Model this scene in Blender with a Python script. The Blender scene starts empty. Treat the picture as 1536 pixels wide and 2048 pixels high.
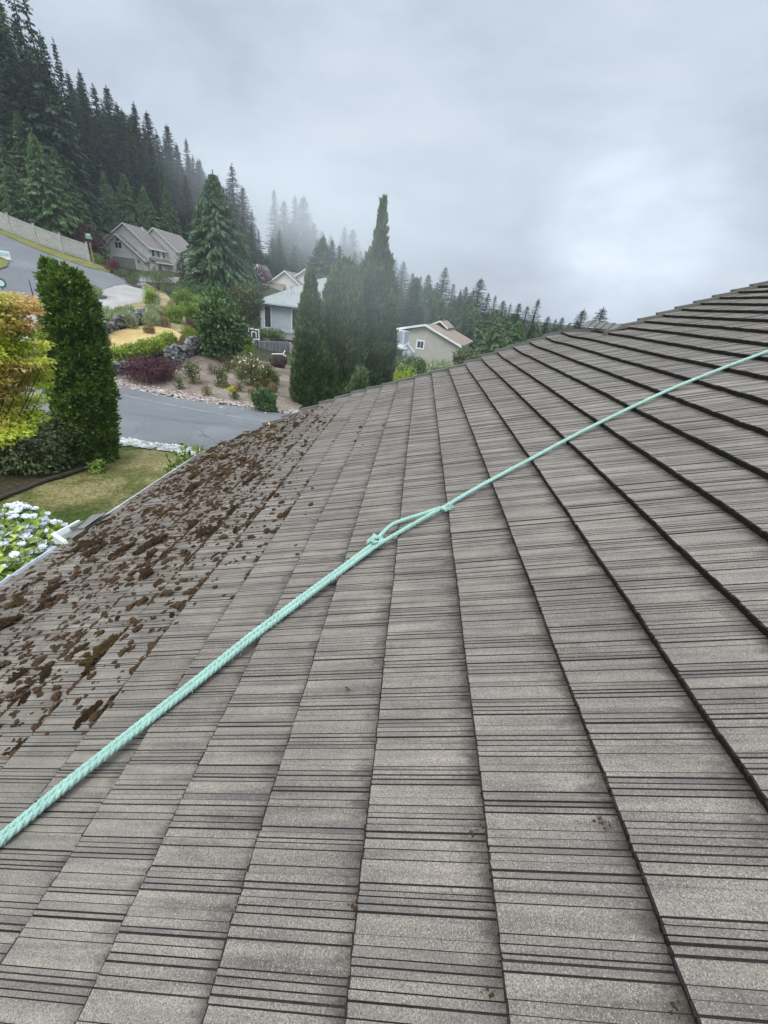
import bpy, bmesh, math, random
import numpy as np
from mathutils import Vector, Matrix
from mathutils.geometry import delaunay_2d_cdt

# ------------------------------------------------------------------ camera, world, sun, exposure
scene = bpy.context.scene
col = scene.collection
F_PX, PITCH, YAW, ROLL = 790.15, 0.4923, -0.0313, 0.1198      # focal length in px of a 1536 px wide picture
FW = np.array([math.sin(YAW)*math.cos(PITCH), math.cos(YAW)*math.cos(PITCH), -math.sin(PITCH)])
_r = np.array([math.cos(YAW), -math.sin(YAW), 0.0]); _u = np.cross(_r, FW)
CR = math.cos(ROLL)*_r + math.sin(ROLL)*_u
CU = -math.sin(ROLL)*_r + math.cos(ROLL)*_u
cam_d = bpy.data.cameras.new('camera'); cam = bpy.data.objects.new('camera', cam_d); col.objects.link(cam)
cam_d.sensor_fit = 'HORIZONTAL'; cam_d.sensor_width = 36.0
cam_d.lens = 36.0*F_PX/1536.0
cam_d.clip_start = 0.05; cam_d.clip_end = 3000
m = Matrix(((CR[0], CU[0], -FW[0], 0), (CR[1], CU[1], -FW[1], 0), (CR[2], CU[2], -FW[2], 0), (0, 0, 0, 1)))
cam.matrix_world = m
scene.camera = cam

scene.view_settings.view_transform = 'Standard'; scene.view_settings.look = 'None'
scene.view_settings.gamma = 1.0; scene.view_settings.use_curve_mapping = False
scene.view_settings.exposure = 0.22
scene.cycles.volume_bounces = 2
scene.cycles.max_bounces = 6
scene.cycles.transparent_max_bounces = 8

SUN_EL, SUN_AZ = math.radians(48), math.radians(-132)           # azimuth measured from +Y towards +X
world = bpy.data.worlds.new('World'); scene.world = world; world.use_nodes = True
nt = world.node_tree; nt.nodes.clear(); N = nt.nodes; LK = nt.links
out = N.new('ShaderNodeOutputWorld')
sky = N.new('ShaderNodeTexSky'); sky.sky_type = 'NISHITA'; sky.sun_disc = False
sky.sun_elevation = SUN_EL; sky.sun_rotation = SUN_AZ; sky.dust_density = 4.0; sky.air_density = 1.2
bg = N.new('ShaderNodeBackground'); bg.inputs['Strength'].default_value = 0.08
tc = N.new('ShaderNodeTexCoord')
sep = N.new('ShaderNodeSeparateXYZ'); LK.new(tc.outputs['Generated'], sep.inputs[0])
mp = N.new('ShaderNodeMapping'); mp.inputs['Scale'].default_value = (1.0, 1.0, 2.6); LK.new(tc.outputs['Generated'], mp.inputs[0])
nz = N.new('ShaderNodeTexNoise'); nz.inputs['Scale'].default_value = 2.1; nz.inputs['Detail'].default_value = 7.0
nz.inputs['Roughness'].default_value = 0.56; nz.inputs['Distortion'].default_value = 0.25; LK.new(mp.outputs[0], nz.inputs['Vector'])
rp = N.new('ShaderNodeValToRGB'); LK.new(nz.outputs['Fac'], rp.inputs[0])
rp.color_ramp.elements[0].position = 0.34; rp.color_ramp.elements[0].color = (0.45, 0.515, 0.605, 1)
rp.color_ramp.elements[1].position = 0.68; rp.color_ramp.elements[1].color = (0.655, 0.722, 0.805, 1)
em = rp.color_ramp.elements.new(0.5); em.color = (0.545, 0.62, 0.72, 1)
# brighter break in the cloud low on the right
vd = N.new('ShaderNodeVectorMath'); vd.operation = 'DOT_PRODUCT'; LK.new(tc.outputs['Generated'], vd.inputs[0])
def ray(px, py):
    d = CR*((px-768)/F_PX) + CU*(-(py-1024)/F_PX) + FW
    return d/np.linalg.norm(d)
vd.inputs[1].default_value = tuple(ray(1265, 455))
mr = N.new('ShaderNodeMapRange'); mr.interpolation_type = 'SMOOTHSTEP'
mr.inputs['From Min'].default_value = 0.980; mr.inputs['From Max'].default_value = 1.0; mr.inputs['To Max'].default_value = 1.0
LK.new(vd.outputs['Value'], mr.inputs['Value'])
nb = N.new('ShaderNodeTexNoise'); nb.inputs['Scale'].default_value = 7.0; nb.inputs['Detail'].default_value = 4.0; LK.new(mp.outputs[0], nb.inputs['Vector'])
mb = N.new('ShaderNodeMath'); mb.operation = 'MULTIPLY'; LK.new(mr.outputs[0], mb.inputs[0]); LK.new(nb.outputs['Fac'], mb.inputs[1])
mb2 = N.new('ShaderNodeMath'); mb2.operation = 'MULTIPLY_ADD'; LK.new(mb.outputs[0], mb2.inputs[0]); mb2.inputs[1].default_value = 0.50; mb2.inputs[2].default_value = 1.0
# an overcast sky is brightest overhead
zr = N.new('ShaderNodeMapRange'); zr.inputs['From Min'].default_value = 0.42; zr.inputs['From Max'].default_value = 1.0
zr.inputs['To Min'].default_value = 1.0; zr.inputs['To Max'].default_value = 4.6; LK.new(sep.outputs['Z'], zr.inputs['Value'])
mz = N.new('ShaderNodeMath'); mz.operation = 'MULTIPLY'; LK.new(mb2.outputs[0], mz.inputs[0]); LK.new(zr.outputs[0], mz.inputs[1])
bg2 = N.new('ShaderNodeBackground'); LK.new(rp.outputs[0], bg2.inputs['Color']); LK.new(mz.outputs[0], bg2.inputs['Strength'])
mix = N.new('ShaderNodeMixShader'); mix.inputs[0].default_value = 0.9
LK.new(sky.outputs[0], bg.inputs['Color']); LK.new(bg.outputs[0], mix.inputs[1]); LK.new(bg2.outputs[0], mix.inputs[2]); LK.new(mix.outputs[0], out.inputs['Surface'])

sun_d = bpy.data.lights.new('sun', 'SUN'); sun_d.energy = 1.5; sun_d.angle = math.radians(28); sun_d.color = (1.0, 0.97, 0.92)
sun = bpy.data.objects.new('sun', sun_d); col.objects.link(sun)
sd = Vector((math.sin(SUN_AZ)*math.cos(SUN_EL), math.cos(SUN_AZ)*math.cos(SUN_EL), math.sin(SUN_EL)))
sun.rotation_euler = sd.to_track_quat('Z', 'Y').to_euler()

# ------------------------------------------------------------------ helpers
rng = np.random.default_rng(7)
random.seed(7)

def tag(o, label=None, cat=None, group=None, kind=None):
    if label: o['label'] = label
    if cat: o['category'] = cat
    if group: o['group'] = group
    if kind: o['kind'] = kind
    return o
def empty(name, loc, rz=0.0, label=None, cat=None, group=None):
    o = bpy.data.objects.new(name, None); col.objects.link(o); o.empty_display_size = 0.3
    o.location = tuple(loc); o.rotation_euler = (0, 0, rz)
    return tag(o, label, cat, group)
def link(name, me, mats, parent=None):
    o = bpy.data.objects.new(name, me); col.objects.link(o)
    for mt in (mats if isinstance(mats, (list, tuple)) else [mats]):
        if me.materials.find(mt.name) < 0 or isinstance(mats, (list, tuple)): me.materials.append(mt)
    if parent: o.parent = parent
    return o
def mesh_np(name, V, F, mi=None, smooth=False):
    """V (n,3); F list/array of equal-size polygons or list of lists"""
    me = bpy.data.meshes.new(name)
    V = np.asarray(V, dtype=np.float32)
    if isinstance(F, np.ndarray):
        k = F.shape[1]; nf = len(F)
        me.vertices.add(len(V)); me.vertices.foreach_set('co', V.ravel())
        me.loops.add(nf*k); me.loops.foreach_set('vertex_index', F.astype(np.int32).ravel())
        me.polygons.add(nf); me.polygons.foreach_set('loop_start', np.arange(0, nf*k, k, dtype=np.int32))
        me.polygons.foreach_set('loop_total', np.full(nf, k, dtype=np.int32))
        if mi is not None: me.polygons.foreach_set('material_index', np.asarray(mi, dtype=np.int32))
        me.polygons.foreach_set('use_smooth', np.full(nf, smooth))
        me.update(calc_edges=True); me.validate()
    else:
        me.from_pydata(V.tolist(), [], F)
        if mi is not None: me.polygons.foreach_set('material_index', np.asarray(mi, dtype=np.int32))
        me.polygons.foreach_set('use_smooth', np.full(len(F), smooth)); me.update()
    return me
class MB:
    """collects shapes into one mesh"""
    def __init__(s): s.V = []; s.F = []; s.M = []; s.n = 0
    def add(s, V, F, mi=0):
        V = np.asarray(V, float).reshape(-1, 3)
        s.V.append(V); s.F += [[i+s.n for i in f] for f in F]; s.M += [mi]*len(F); s.n += len(V)
    def box(s, a, b, mi=0, R=None, o=None):
        x0, y0, z0 = a; x1, y1, z1 = b
        V = np.array([[x0,y0,z0],[x1,y0,z0],[x1,y1,z0],[x0,y1,z0],[x0,y0,z1],[x1,y0,z1],[x1,y1,z1],[x0,y1,z1]], float)
        if R is not None: V = V@np.asarray(R).T
        if o is not None: V = V+np.asarray(o)
        s.add(V, [[0,3,2,1],[4,5,6,7],[0,1,5,4],[1,2,6,5],[2,3,7,6],[3,0,4,7]], mi)
    def prism(s, poly, a, b, axis='y', mi=0):
        """poly: 2D points (x,z) extruded a..b along y (or (y,z) along x, or (x,y) along z)"""
        n = len(poly)
        def p(q, t): return {'y': (q[0], t, q[1]), 'x': (t, q[0], q[1]), 'z': (q[0], q[1], t)}[axis]
        V = [p(q, a) for q in poly]+[p(q, b) for q in poly]
        s.add(V, [list(range(n))[::-1], list(range(n, 2*n))]+[[i, (i+1) % n, n+(i+1) % n, n+i] for i in range(n)], mi)
    def tube(s, pts, rad, seg=8, mi=0, cap=True):
        pts = np.asarray(pts, float); n = len(pts); rad = np.broadcast_to(np.asarray(rad, float), (n,))
        T = np.gradient(pts, axis=0); T /= np.linalg.norm(T, axis=1)[:, None]+1e-9
        up = np.array([0, 0, 1.0]) if abs(T[0][2]) < .9 else np.array([1.0, 0, 0])
        V = []
        A = np.cross(T[0], up); A /= np.linalg.norm(A)
        for i in range(n):
            A = A-T[i]*(A@T[i]); A /= np.linalg.norm(A)+1e-9; B = np.cross(T[i], A)
            for k in range(seg):
                a = 2*math.pi*k/seg; V.append(pts[i]+rad[i]*(math.cos(a)*A+math.sin(a)*B))
        F = [[i*seg+k, i*seg+(k+1) % seg, (i+1)*seg+(k+1) % seg, (i+1)*seg+k] for i in range(n-1) for k in range(seg)]
        if cap: F += [list(range(seg))[::-1], [(n-1)*seg+k for k in range(seg)]]
        s.add(V, F, mi)
    def quad(s, a, b, c, d, mi=0): s.add([a, b, c, d], [[0, 1, 2, 3]], mi)
    def build(s, name, mats, parent=None, smooth=False):
        me = mesh_np(name, np.concatenate(s.V), s.F, s.M, smooth)
        return link(name, me, mats if isinstance(mats, (list, tuple)) else [mats], parent)

# ------------------------------------------------------------------ materials
def new_mat(name):
    mt = bpy.data.materials.new(name); mt.use_nodes = True
    t = mt.node_tree; b = t.nodes['Principled BSDF']; b.inputs['Specular IOR Level'].default_value = 0.25
    return mt, t, b
def noise_node(t, scale, detail=3, rough=.55, vec=None, stretch=None, coord='Object'):
    c = t.nodes.new('ShaderNodeTexCoord'); src = c.outputs[coord]
    if stretch:
        mpn = t.nodes.new('ShaderNodeMapping'); mpn.inputs['Scale'].default_value = stretch; t.links.new(src, mpn.inputs[0]); src = mpn.outputs[0]
    n = t.nodes.new('ShaderNodeTexNoise'); n.inputs['Scale'].default_value = scale; n.inputs['Detail'].default_value = detail; n.inputs['Roughness'].default_value = rough
    t.links.new(src, n.inputs['Vector']); return n.outputs['Fac']
def ramp(t, fac, stops):
    r = t.nodes.new('ShaderNodeValToRGB'); t.links.new(fac, r.inputs[0]); e = r.color_ramp.elements
    e[0].position, e[0].color = stops[0][0], (*stops[0][1], 1); e[1].position, e[1].color = stops[-1][0], (*stops[-1][1], 1)
    for p_, c_ in stops[1:-1]: q = e.new(p_); q.color = (*c_, 1)
    return r.outputs[0]
def mixc(t, fac, a, b, mode='MIX'):
    n = t.nodes.new('ShaderNodeMix'); n.data_type = 'RGBA'; n.blend_type = mode
    if isinstance(fac, (int, float)): n.inputs[0].default_value = fac
    else: t.links.new(fac, n.inputs[0])
    for i, x in ((6, a), (7, b)):
        if isinstance(x, tuple): n.inputs[i].default_value = (*x, 1)
        else: t.links.new(x, n.inputs[i])
    return n.outputs[2]
def bump(t, b, fac, strength=.4, dist=.01):
    n = t.nodes.new('ShaderNodeBump'); n.inputs['Strength'].default_value = strength; n.inputs['Distance'].default_value = dist
    t.links.new(fac, n.inputs['Height']); t.links.new(n.outputs[0], b.inputs['Normal'])
def plain(name, c, rough=.7, var=.15, scale=3.0, metal=0, fine=None, bmp=0.0, spec=.25):
    mt, t, b = new_mat(name)
    lo = tuple(x*(1-var) for x in c); hi = tuple(min(1, x*(1+var)) for x in c)
    k = ramp(t, noise_node(t, scale, 4), [(.3, lo), (.7, hi)])
    if fine: k = mixc(t, .6, k, ramp(t, noise_node(t, fine, 2), [(.3, tuple(x*.55 for x in c)), (.7, tuple(min(1, x*1.4) for x in c))]))
    t.links.new(k, b.inputs['Base Color']); b.inputs['Roughness'].default_value = rough; b.inputs['Metallic'].default_value = metal
    b.inputs['Specular IOR Level'].default_value = spec
    if bmp: bump(t, b, noise_node(t, fine or scale*8, 4), bmp, .02)
    return mt
def foliage(name, cols, scale=1.5, trans=.25, rough=.6, leafvar=.35, stops=None):
    """cols: dark to light leaf colours; clumps by position, each leaf a little different"""
    mt, t, b = new_mat(name)
    n = len(cols); st = stops or [(.3+.4*i/(n-1), cols[i]) for i in range(n)]
    k = ramp(t, noise_node(t, scale, 3), st)
    g = t.nodes.new('ShaderNodeNewGeometry')
    mrn = t.nodes.new('ShaderNodeMapRange'); mrn.inputs['To Min'].default_value = 1-leafvar; mrn.inputs['To Max'].default_value = 1+leafvar
    t.links.new(g.outputs['Random Per Island'], mrn.inputs['Value'])
    cb = t.nodes.new('ShaderNodeVectorMath'); cb.operation = 'SCALE'; t.links.new(k, cb.inputs[0]); t.links.new(mrn.outputs[0], cb.inputs['Scale'])
    oi = t.nodes.new('ShaderNodeObjectInfo'); m2 = t.nodes.new('ShaderNodeMapRange'); m2.inputs['To Min'].default_value = .8; m2.inputs['To Max'].default_value = 1.2
    t.links.new(oi.outputs['Random'], m2.inputs['Value'])
    cc = t.nodes.new('ShaderNodeVectorMath'); cc.operation = 'SCALE'; t.links.new(cb.outputs[0], cc.inputs[0]); t.links.new(m2.outputs[0], cc.inputs['Scale'])
    t.links.new(cc.outputs[0], b.inputs['Base Color']); b.inputs['Roughness'].default_value = rough
    tr = t.nodes.new('ShaderNodeBsdfTranslucent'); t.links.new(cc.outputs[0], tr.inputs['Color'])
    mx = t.nodes.new('ShaderNodeMixShader'); mx.inputs[0].default_value = trans
    o = t.nodes['Material Output']; t.links.new(b.outputs[0], mx.inputs[1]); t.links.new(tr.outputs[0], mx.inputs[2]); t.links.new(mx.outputs[0], o.inputs['Surface'])
    return mt

def mr01(t, fac, a, b, top=1.0):
    n = t.nodes.new('ShaderNodeMapRange'); n.interpolation_type = 'SMOOTHSTEP'; n.inputs['From Min'].default_value = a; n.inputs['From Max'].default_value = b; n.inputs['To Max'].default_value = top
    t.links.new(fac, n.inputs['Value']); return n.outputs[0]
def tile_mat():
    mt, t, b = new_mat('stone_coated_tile')
    big = ramp(t, noise_node(t, 1.1, 4), [(.3, (.160, .135, .111)), (.72, (.256, .220, .183))])
    band = ramp(t, noise_node(t, 1.0, 4, .6, stretch=(1.6, 26, 1)), [(.28, (.50, .50, .51)), (.5, (1, 1, 1)), (.72, (1.3, 1.28, 1.25))])
    k = mixc(t, 1.0, big, band, 'MULTIPLY')
    stain = ramp(t, noise_node(t, 3.2, 5, .65, stretch=(1, 1.8, 1)), [(.52, (1, 1, 1)), (.75, (.66, .65, .62))])
    k = mixc(t, 1.0, k, stain, 'MULTIPLY')
    gr = ramp(t, noise_node(t, 260, 3, .85), [(.36, (.30, .30, .30)), (.5, (.92, .92, .92)), (.64, (1.75, 1.72, 1.6))])
    k = mixc(t, .9, k, gr, 'MULTIPLY')
    v = t.nodes.new('ShaderNodeTexVoronoi'); v.inputs['Scale'].default_value = 560
    c = t.nodes.new('ShaderNodeTexCoord'); t.links.new(c.outputs['Object'], v.inputs['Vector'])
    sp = t.nodes.new('ShaderNodeSeparateColor'); t.links.new(v.outputs['Color'], sp.inputs[0])
    gt = t.nodes.new('ShaderNodeMath'); gt.operation = 'GREATER_THAN'; gt.inputs[1].default_value = .965; t.links.new(sp.outputs[0], gt.inputs[0])
    k = mixc(t, gt.outputs[0], k, (.36, .345, .30))
    ab = t.nodes.new('ShaderNodeAttribute'); ab.attribute_name = 'rib_tone'                    # darker tone between the closer ribs
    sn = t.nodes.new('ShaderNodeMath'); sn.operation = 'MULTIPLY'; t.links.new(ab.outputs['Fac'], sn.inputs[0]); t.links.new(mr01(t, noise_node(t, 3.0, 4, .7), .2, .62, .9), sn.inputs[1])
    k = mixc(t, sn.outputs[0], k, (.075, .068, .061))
    at = t.nodes.new('ShaderNodeAttribute'); at.attribute_name = 'lap'                     # silt and occlusion shade painted in below each lap, in patches
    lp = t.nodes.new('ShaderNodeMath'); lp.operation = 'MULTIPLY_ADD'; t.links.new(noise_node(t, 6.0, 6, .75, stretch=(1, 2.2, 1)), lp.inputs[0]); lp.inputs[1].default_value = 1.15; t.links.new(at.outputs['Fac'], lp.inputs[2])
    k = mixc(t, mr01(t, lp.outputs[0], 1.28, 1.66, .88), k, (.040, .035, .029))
    k = mixc(t, mr01(t, noise_node(t, .55, 3), .5, .75, .35), k, (.155, .150, .115))                    # faint olive algae
    c2 = t.nodes.new('ShaderNodeTexCoord'); sx = t.nodes.new('ShaderNodeSeparateXYZ'); t.links.new(c2.outputs['Object'], sx.inputs[0])
    ms = t.nodes.new('ShaderNodeMapRange'); ms.inputs['From Min'].default_value = -1.1; ms.inputs['From Max'].default_value = -2.6; t.links.new(sx.outputs['X'], ms.inputs['Value'])
    dn = ramp(t, noise_node(t, 4.5, 6, .72, stretch=(1, .7, 1)), [(.42, (0, 0, 0)), (.66, (.75, .75, .75))])      # soil dust left by the moss
    mu = t.nodes.new('ShaderNodeMath'); mu.operation = 'MULTIPLY'; t.links.new(ms.outputs[0], mu.inputs[0]); t.links.new(dn, mu.inputs[1])
    k = mixc(t, mu.outputs[0], k, (.085, .058, .040))
    t.links.new(k, b.inputs['Base Color']); b.inputs['Roughness'].default_value = .75; b.inputs['Specular IOR Level'].default_value = .4
    bump(t, b, noise_node(t, 300, 2, .7), .5, .004)
    return mt
M = {}
M['tile'] = tile_mat()
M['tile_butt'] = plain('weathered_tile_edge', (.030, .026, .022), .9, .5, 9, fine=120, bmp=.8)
M['tile_groove'] = plain('dark_tile_grooves', (.034, .030, .026), .9, .6, 7, fine=60)  # groove faces, darker than the tile tops
M['trim_tile'] = plain('tile_trim', (.17, .165, .145), .8, .25, 4, fine=160, bmp=.4)
M['white'] = plain('white_paint', (.82, .82, .80), .5, .08, 3)
M['white_dirty'] = plain('gutter_white', (.50, .53, .54), .45, .3, 6)
M['dark_metal'] = plain('dark_metal', (.05, .05, .055), .5, .2, 4)
M['moss'] = plain('dry_moss', (.064, .039, .021), .95, .5, 14, fine=70, bmp=1.0, spec=.1)
M['moss2'] = plain('ochre_moss', (.10, .066, .024), .95, .5, 12, fine=70, bmp=1.0, spec=.1)
M['rope'] = plain('mint_rope', (.47, .72, .60), .75, .15, 9, fine=260, bmp=.9)
M['bark'] = plain('bark', (.06, .048, .04), .9, .35, 4, fine=20, bmp=.6)
M['bark_grey'] = plain('grey_bark', (.13, .115, .10), .9, .3, 4, fine=20, bmp=.5)
M['asphalt'] = None
# ------------------------------------------------------------------ terrain
TD = [0, 12, 18, 22, 25, 28, 31, 34, 37, 40, 44, 48, 52, 56, 60, 65, 70, 76, 84, 94, 105, 120, 140, 160, 190, 220, 280, 400, 700]
TAB = {
 -180: [(0, -6), (700, -6)], -100: [(0, -6), (60, -5), (120, 6), (400, 30), (700, 34)],
 -65: [(0, -6), (28, -6), (34, -5.2), (45, -2.5), (60, 2.5), (75, 6), (100, 11), (140, 20), (220, 35), (400, 45), (700, 46)],
 -50: [(0, -6), (28, -6), (33, -5.4), (40, -4.7), (50, -2.8), (60, -.5), (68, 1.6), (77, 3.3), (90, 6), (110, 10), (140, 17), (220, 31), (400, 42), (700, 44)],
 -44.5: [(0, -6), (28, -6), (34, -5.5), (40, -4.85), (50, -3.1), (60, -1.15), (68, 1.0), (75, 2.6), (90, 5), (110, 9), (140, 16), (220, 30), (400, 40), (700, 42)],
 -36: [(0, -6), (27.5, -6), (31, -5.6), (34, -5.1), (40, -4.6), (44, -4.1), (52, -3.5), (60, -2.0), (69, -.1), (80, -.2), (94, -.1), (102, 1), (120, 7), (160, 16), (220, 27), (400, 37), (700, 39)],
 -38: [(0, -6), (28.5, -6), (32, -5.55), (34, -5.1), (40, -4.6), (44, -4.3), (52, -3.6), (60, -1.9), (69, .25), (80, .6), (92, 1.0), (105, 5), (120, 9), (160, 18), (220, 28), (400, 38), (700, 40)],
 -33: [(0, -6), (25.5, -6), (29, -5.9), (32, -5.5), (36, -5.0), (42, -4.4), (45, -3.8), (52, -3.2), (62, -2.2), (70, -1.7), (80, -.6), (92, 0), (105, 1), (120, 6), (160, 15), (220, 26), (400, 36), (700, 38)],
 -28: [(0, -6), (23.8, -6), (28, -5.6), (34, -5.1), (38, -4.8), (45, -4.2), (55, -3.4), (65, -2.8), (75, -2), (90, 0), (105, .5), (120, 4), (160, 12), (220, 24), (400, 34), (700, 36)],
 -24: [(0, -6), (22.8, -6), (28, -5.8), (36, -5.6), (45, -5), (55, -4.3), (65, -3.4), (75, -2.6), (92, -1), (120, 3), (160, 10), (220, 22), (400, 32), (700, 34)],
 -20: [(0, -6), (22, -6), (28, -6.0), (36, -6.2), (45, -6.3), (55, -6.3), (65, -6), (80, -3), (100, -1), (120, 1), (160, 5), (220, 12), (400, 20), (700, 20)],
 -10: [(0, -6), (22, -6.3), (36, -7), (50, -7), (65, -6.8), (80, -5), (100, -4), (120, -3), (160, 0), (220, 5), (400, 10), (700, 10)],
 0: [(0, -6), (22, -7), (36, -8), (60, -9), (75, -9), (100, -9), (120, -9), (160, -6), (220, -3), (400, 0), (700, 0)],
 10: [(0, -6), (22, -7.5), (60, -10), (100, -11), (160, -11), (220, -9), (400, -6), (700, -6)],
 25: [(0, -6), (22, -8), (60, -12), (100, -14), (160, -14), (220, -12), (400, -6), (700, -6)],
 45: [(0, -6), (22, -8), (60, -12), (160, -16), (400, -12), (700, -12)],
 90: [(0, -6), (22, -7), (60, -10), (160, -14), (700, -14)], 180: [(0, -6), (700, -6)]}
AZ = np.array(sorted(TAB)); DF = np.concatenate([np.arange(0, 60, 1.0), np.arange(60, 130, 2.0), np.arange(130, 720, 10.0)])
TZ = np.array([np.interp(DF, *zip(*TAB[a])) for a in AZ])
AF = np.arange(-180, 180.01, 1.0)
TZ = np.array([np.interp(AF, AZ, TZ[:, j]) for j in range(len(DF))]).T
for _ in range(2):
    TZ = .25*np.roll(TZ, 1, 0)+.5*TZ+.25*np.roll(TZ, -1, 0)
    TZ[:, 1:-1] = .2*TZ[:, :-2]+.6*TZ[:, 1:-1]+.2*TZ[:, 2:]
def ground(x, y):
    x = np.asarray(x, float); y = np.asarray(y, float)
    a = np.degrees(np.arctan2(x, y)); d = np.hypot(x, y)
    ia = np.clip((a+180), 0, 359.999); i0 = ia.astype(int); fa = ia-i0
    j0 = np.clip(np.searchsorted(DF, d, 'right')-1, 0, len(DF)-2); fd = np.clip((d-DF[j0])/(DF[j0+1]-DF[j0]), 0, 1)
    return (TZ[i0, j0]*(1-fa)+TZ[i0+1, j0]*fa)*(1-fd)+(TZ[i0, j0+1]*(1-fa)+TZ[i0+1, j0+1]*fa)*fd
def G(px, py, dmin=4.0):
    """point of the terrain behind a point of the photograph"""
    d = ray(px, py); k = d/np.hypot(d[0], d[1])
    s = np.arange(dmin, 600, .1); dz = k[2]*s-ground(k[0]*s, k[1]*s)
    i = np.nonzero(dz < 0)[0]; i = i[0] if len(i) else len(s)-1
    p = k*s[i]; p[2] = float(ground(p[0], p[1])); return p
def P(px, py, dist):
    d = ray(px, py); return d/np.hypot(d[0], d[1])*dist
def P_on(px, py, dist):
    p = P(px, py, dist); p[2] = float(ground(p[0], p[1])); return p

def ground_mat(name, stops, scale, fine, fcol=(.6, 1.35), rough=.95, bmp=.6, mid=None):
    mt, t, b = new_mat(name)
    k = ramp(t, noise_node(t, scale, 5, .6), stops)
    k = mixc(t, 1.0, k, ramp(t, noise_node(t, fine, 4, .65), [(.3, (fcol[0],)*3), (.7, (fcol[1],)*3)]), 'MULTIPLY')
    if mid: k = mixc(t, ramp(t, noise_node(t, mid[0], 4), [(mid[1], (0, 0, 0)), (mid[1]+.1, (1, 1, 1))]), k, mid[2])
    t.links.new(k, b.inputs['Base Color']); b.inputs['Roughness'].default_value = rough; b.inputs['Specular IOR Level'].default_value = .1
    bump(t, b, noise_node(t, fine*1.3, 4, .7), bmp, .05)
    return mt
M['hill'] = ground_mat('forest_floor', [(.35, (.030, .038, .018)), (.65, (.065, .068, .032))], .12, 2.0)
M['lawn'] = ground_mat('half_dry_lawn', [(.40, (.050, .075, .016)), (.5, (.105, .105, .034)), (.62, (.21, .18, .08))], .55, 12.0, (.42, 1.6))
M['tan'] = ground_mat('dry_tan_lawn', [(.3, (.36, .25, .10)), (.7, (.52, .385, .18))], .5, 7.0, (.75, 1.25))
M['slope'] = ground_mat('dry_slope_grass', [(.3, (.17, .14, .075)), (.7, (.36, .29, .16))], .6, 5.0, (.6, 1.35))
M['gravel'] = ground_mat('grey_gravel', [(.3, (.26, .24, .215)), (.7, (.38, .355, .325))], .4, 14.0, (.7, 1.3))
M['mulch'] = ground_mat('bark_mulch', [(.3, (.115, .088, .066)), (.7, (.27, .222, .182))], .5, 11.0, (.5, 1.55))
M['bed'] = ground_mat('garden_bed_soil', [(.3, (.020, .026, .010)), (.7, (.062, .048, .025))], .8, 8.0, (.5, 1.5))
M['verge'] = ground_mat('verge_grass', [(.3, (.10, .115, .025)), (.7, (.22, .20, .07))], .4, 6.0, (.7, 1.25))
M['concrete'] = plain('concrete', (.27, .26, .25), .85, .3, 1.5, fine=12)
def asphalt():
    mt, t, b = new_mat('worn_asphalt')
    k = ramp(t, noise_node(t, .25, 5, .6), [(.3, (.120, .124, .127)), (.7, (.165, .169, .172))])
    k = mixc(t, .8, k, ramp(t, noise_node(t, 25, 3, .7), [(.3, (.7, .7, .7)), (.7, (1.25, 1.25, 1.25))]), 'MULTIPLY')
    vo = t.nodes.new('ShaderNodeTexVoronoi'); vo.feature = 'DISTANCE_TO_EDGE'; vo.inputs['Scale'].default_value = .22
    cc_ = t.nodes.new('ShaderNodeTexCoord'); nv = t.nodes.new('ShaderNodeTexNoise'); nv.inputs['Scale'].default_value = .8; nv.inputs['Detail'].default_value = 5; t.links.new(cc_.outputs['Object'], nv.inputs['Vector'])
    vm = t.nodes.new('ShaderNodeVectorMath'); vm.operation = 'MULTIPLY_ADD'; t.links.new(nv.outputs['Color'], vm.inputs[0]); vm.inputs[1].default_value = (2.2, 2.2, 0); t.links.new(cc_.outputs['Object'], vm.inputs[2]); t.links.new(vm.outputs[0], vo.inputs['Vector'])
    k = mixc(t, ramp(t, vo.outputs['Distance'], [(.0, (.75, .75, .75)), (.012, (0, 0, 0))]), k, (.06, .06, .06))
    k = mixc(t, ramp(t, noise_node(t, .12, 2), [(.52, (0, 0, 0)), (.55, (.5, .5, .5))]), k, (.115, .118, .122))
    st = ramp(t, noise_node(t, .35, 6, .7, stretch=(.25, 2.2, 1)), [(.56, (1, 1, 1)), (.72, (.72, .72, .73))])
    k = mixc(t, 1.0, k, st, 'MULTIPLY')
    t.links.new(k, b.inputs['Base Color']); b.inputs['Roughness'].default_value = .8; b.inputs['Specular IOR Level'].default_value = .35
    bump(t, b, noise_node(t, 40, 3, .7), .3, .01)
    return mt
M['asphalt'] = asphalt()

# one sheet out to the horizon
ta = np.radians(np.concatenate([np.arange(-180, -66, 6.0), np.arange(-66, 45, .75), np.arange(45, 180, 6.0)]))
tdd = np.concatenate([[0.5, 4, 8], np.arange(11, 62, .75), np.arange(62, 125, 2.0), np.arange(125, 300, 8.0), np.arange(300, 701, 50.0)])
AA, DD = np.meshgrid(ta, tdd, indexing='ij'); X = np.sin(AA)*DD; Y = np.cos(AA)*DD; Z = ground(X, Y)
V = np.stack([X, Y, Z], -1).reshape(-1, 3); na, nd = AA.shape
i = np.arange(na)[:, None]; j = np.arange(nd-1)[None]; i2 = (i+1) % na
Fq = np.stack([i*nd+j, i*nd+j+1, i2*nd+j+1, i2*nd+j], -1).reshape(-1, 4)
tag(link('hillside_ground', mesh_np('hillside_ground', V, Fq, smooth=True), M['hill']), kind='structure')

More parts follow.
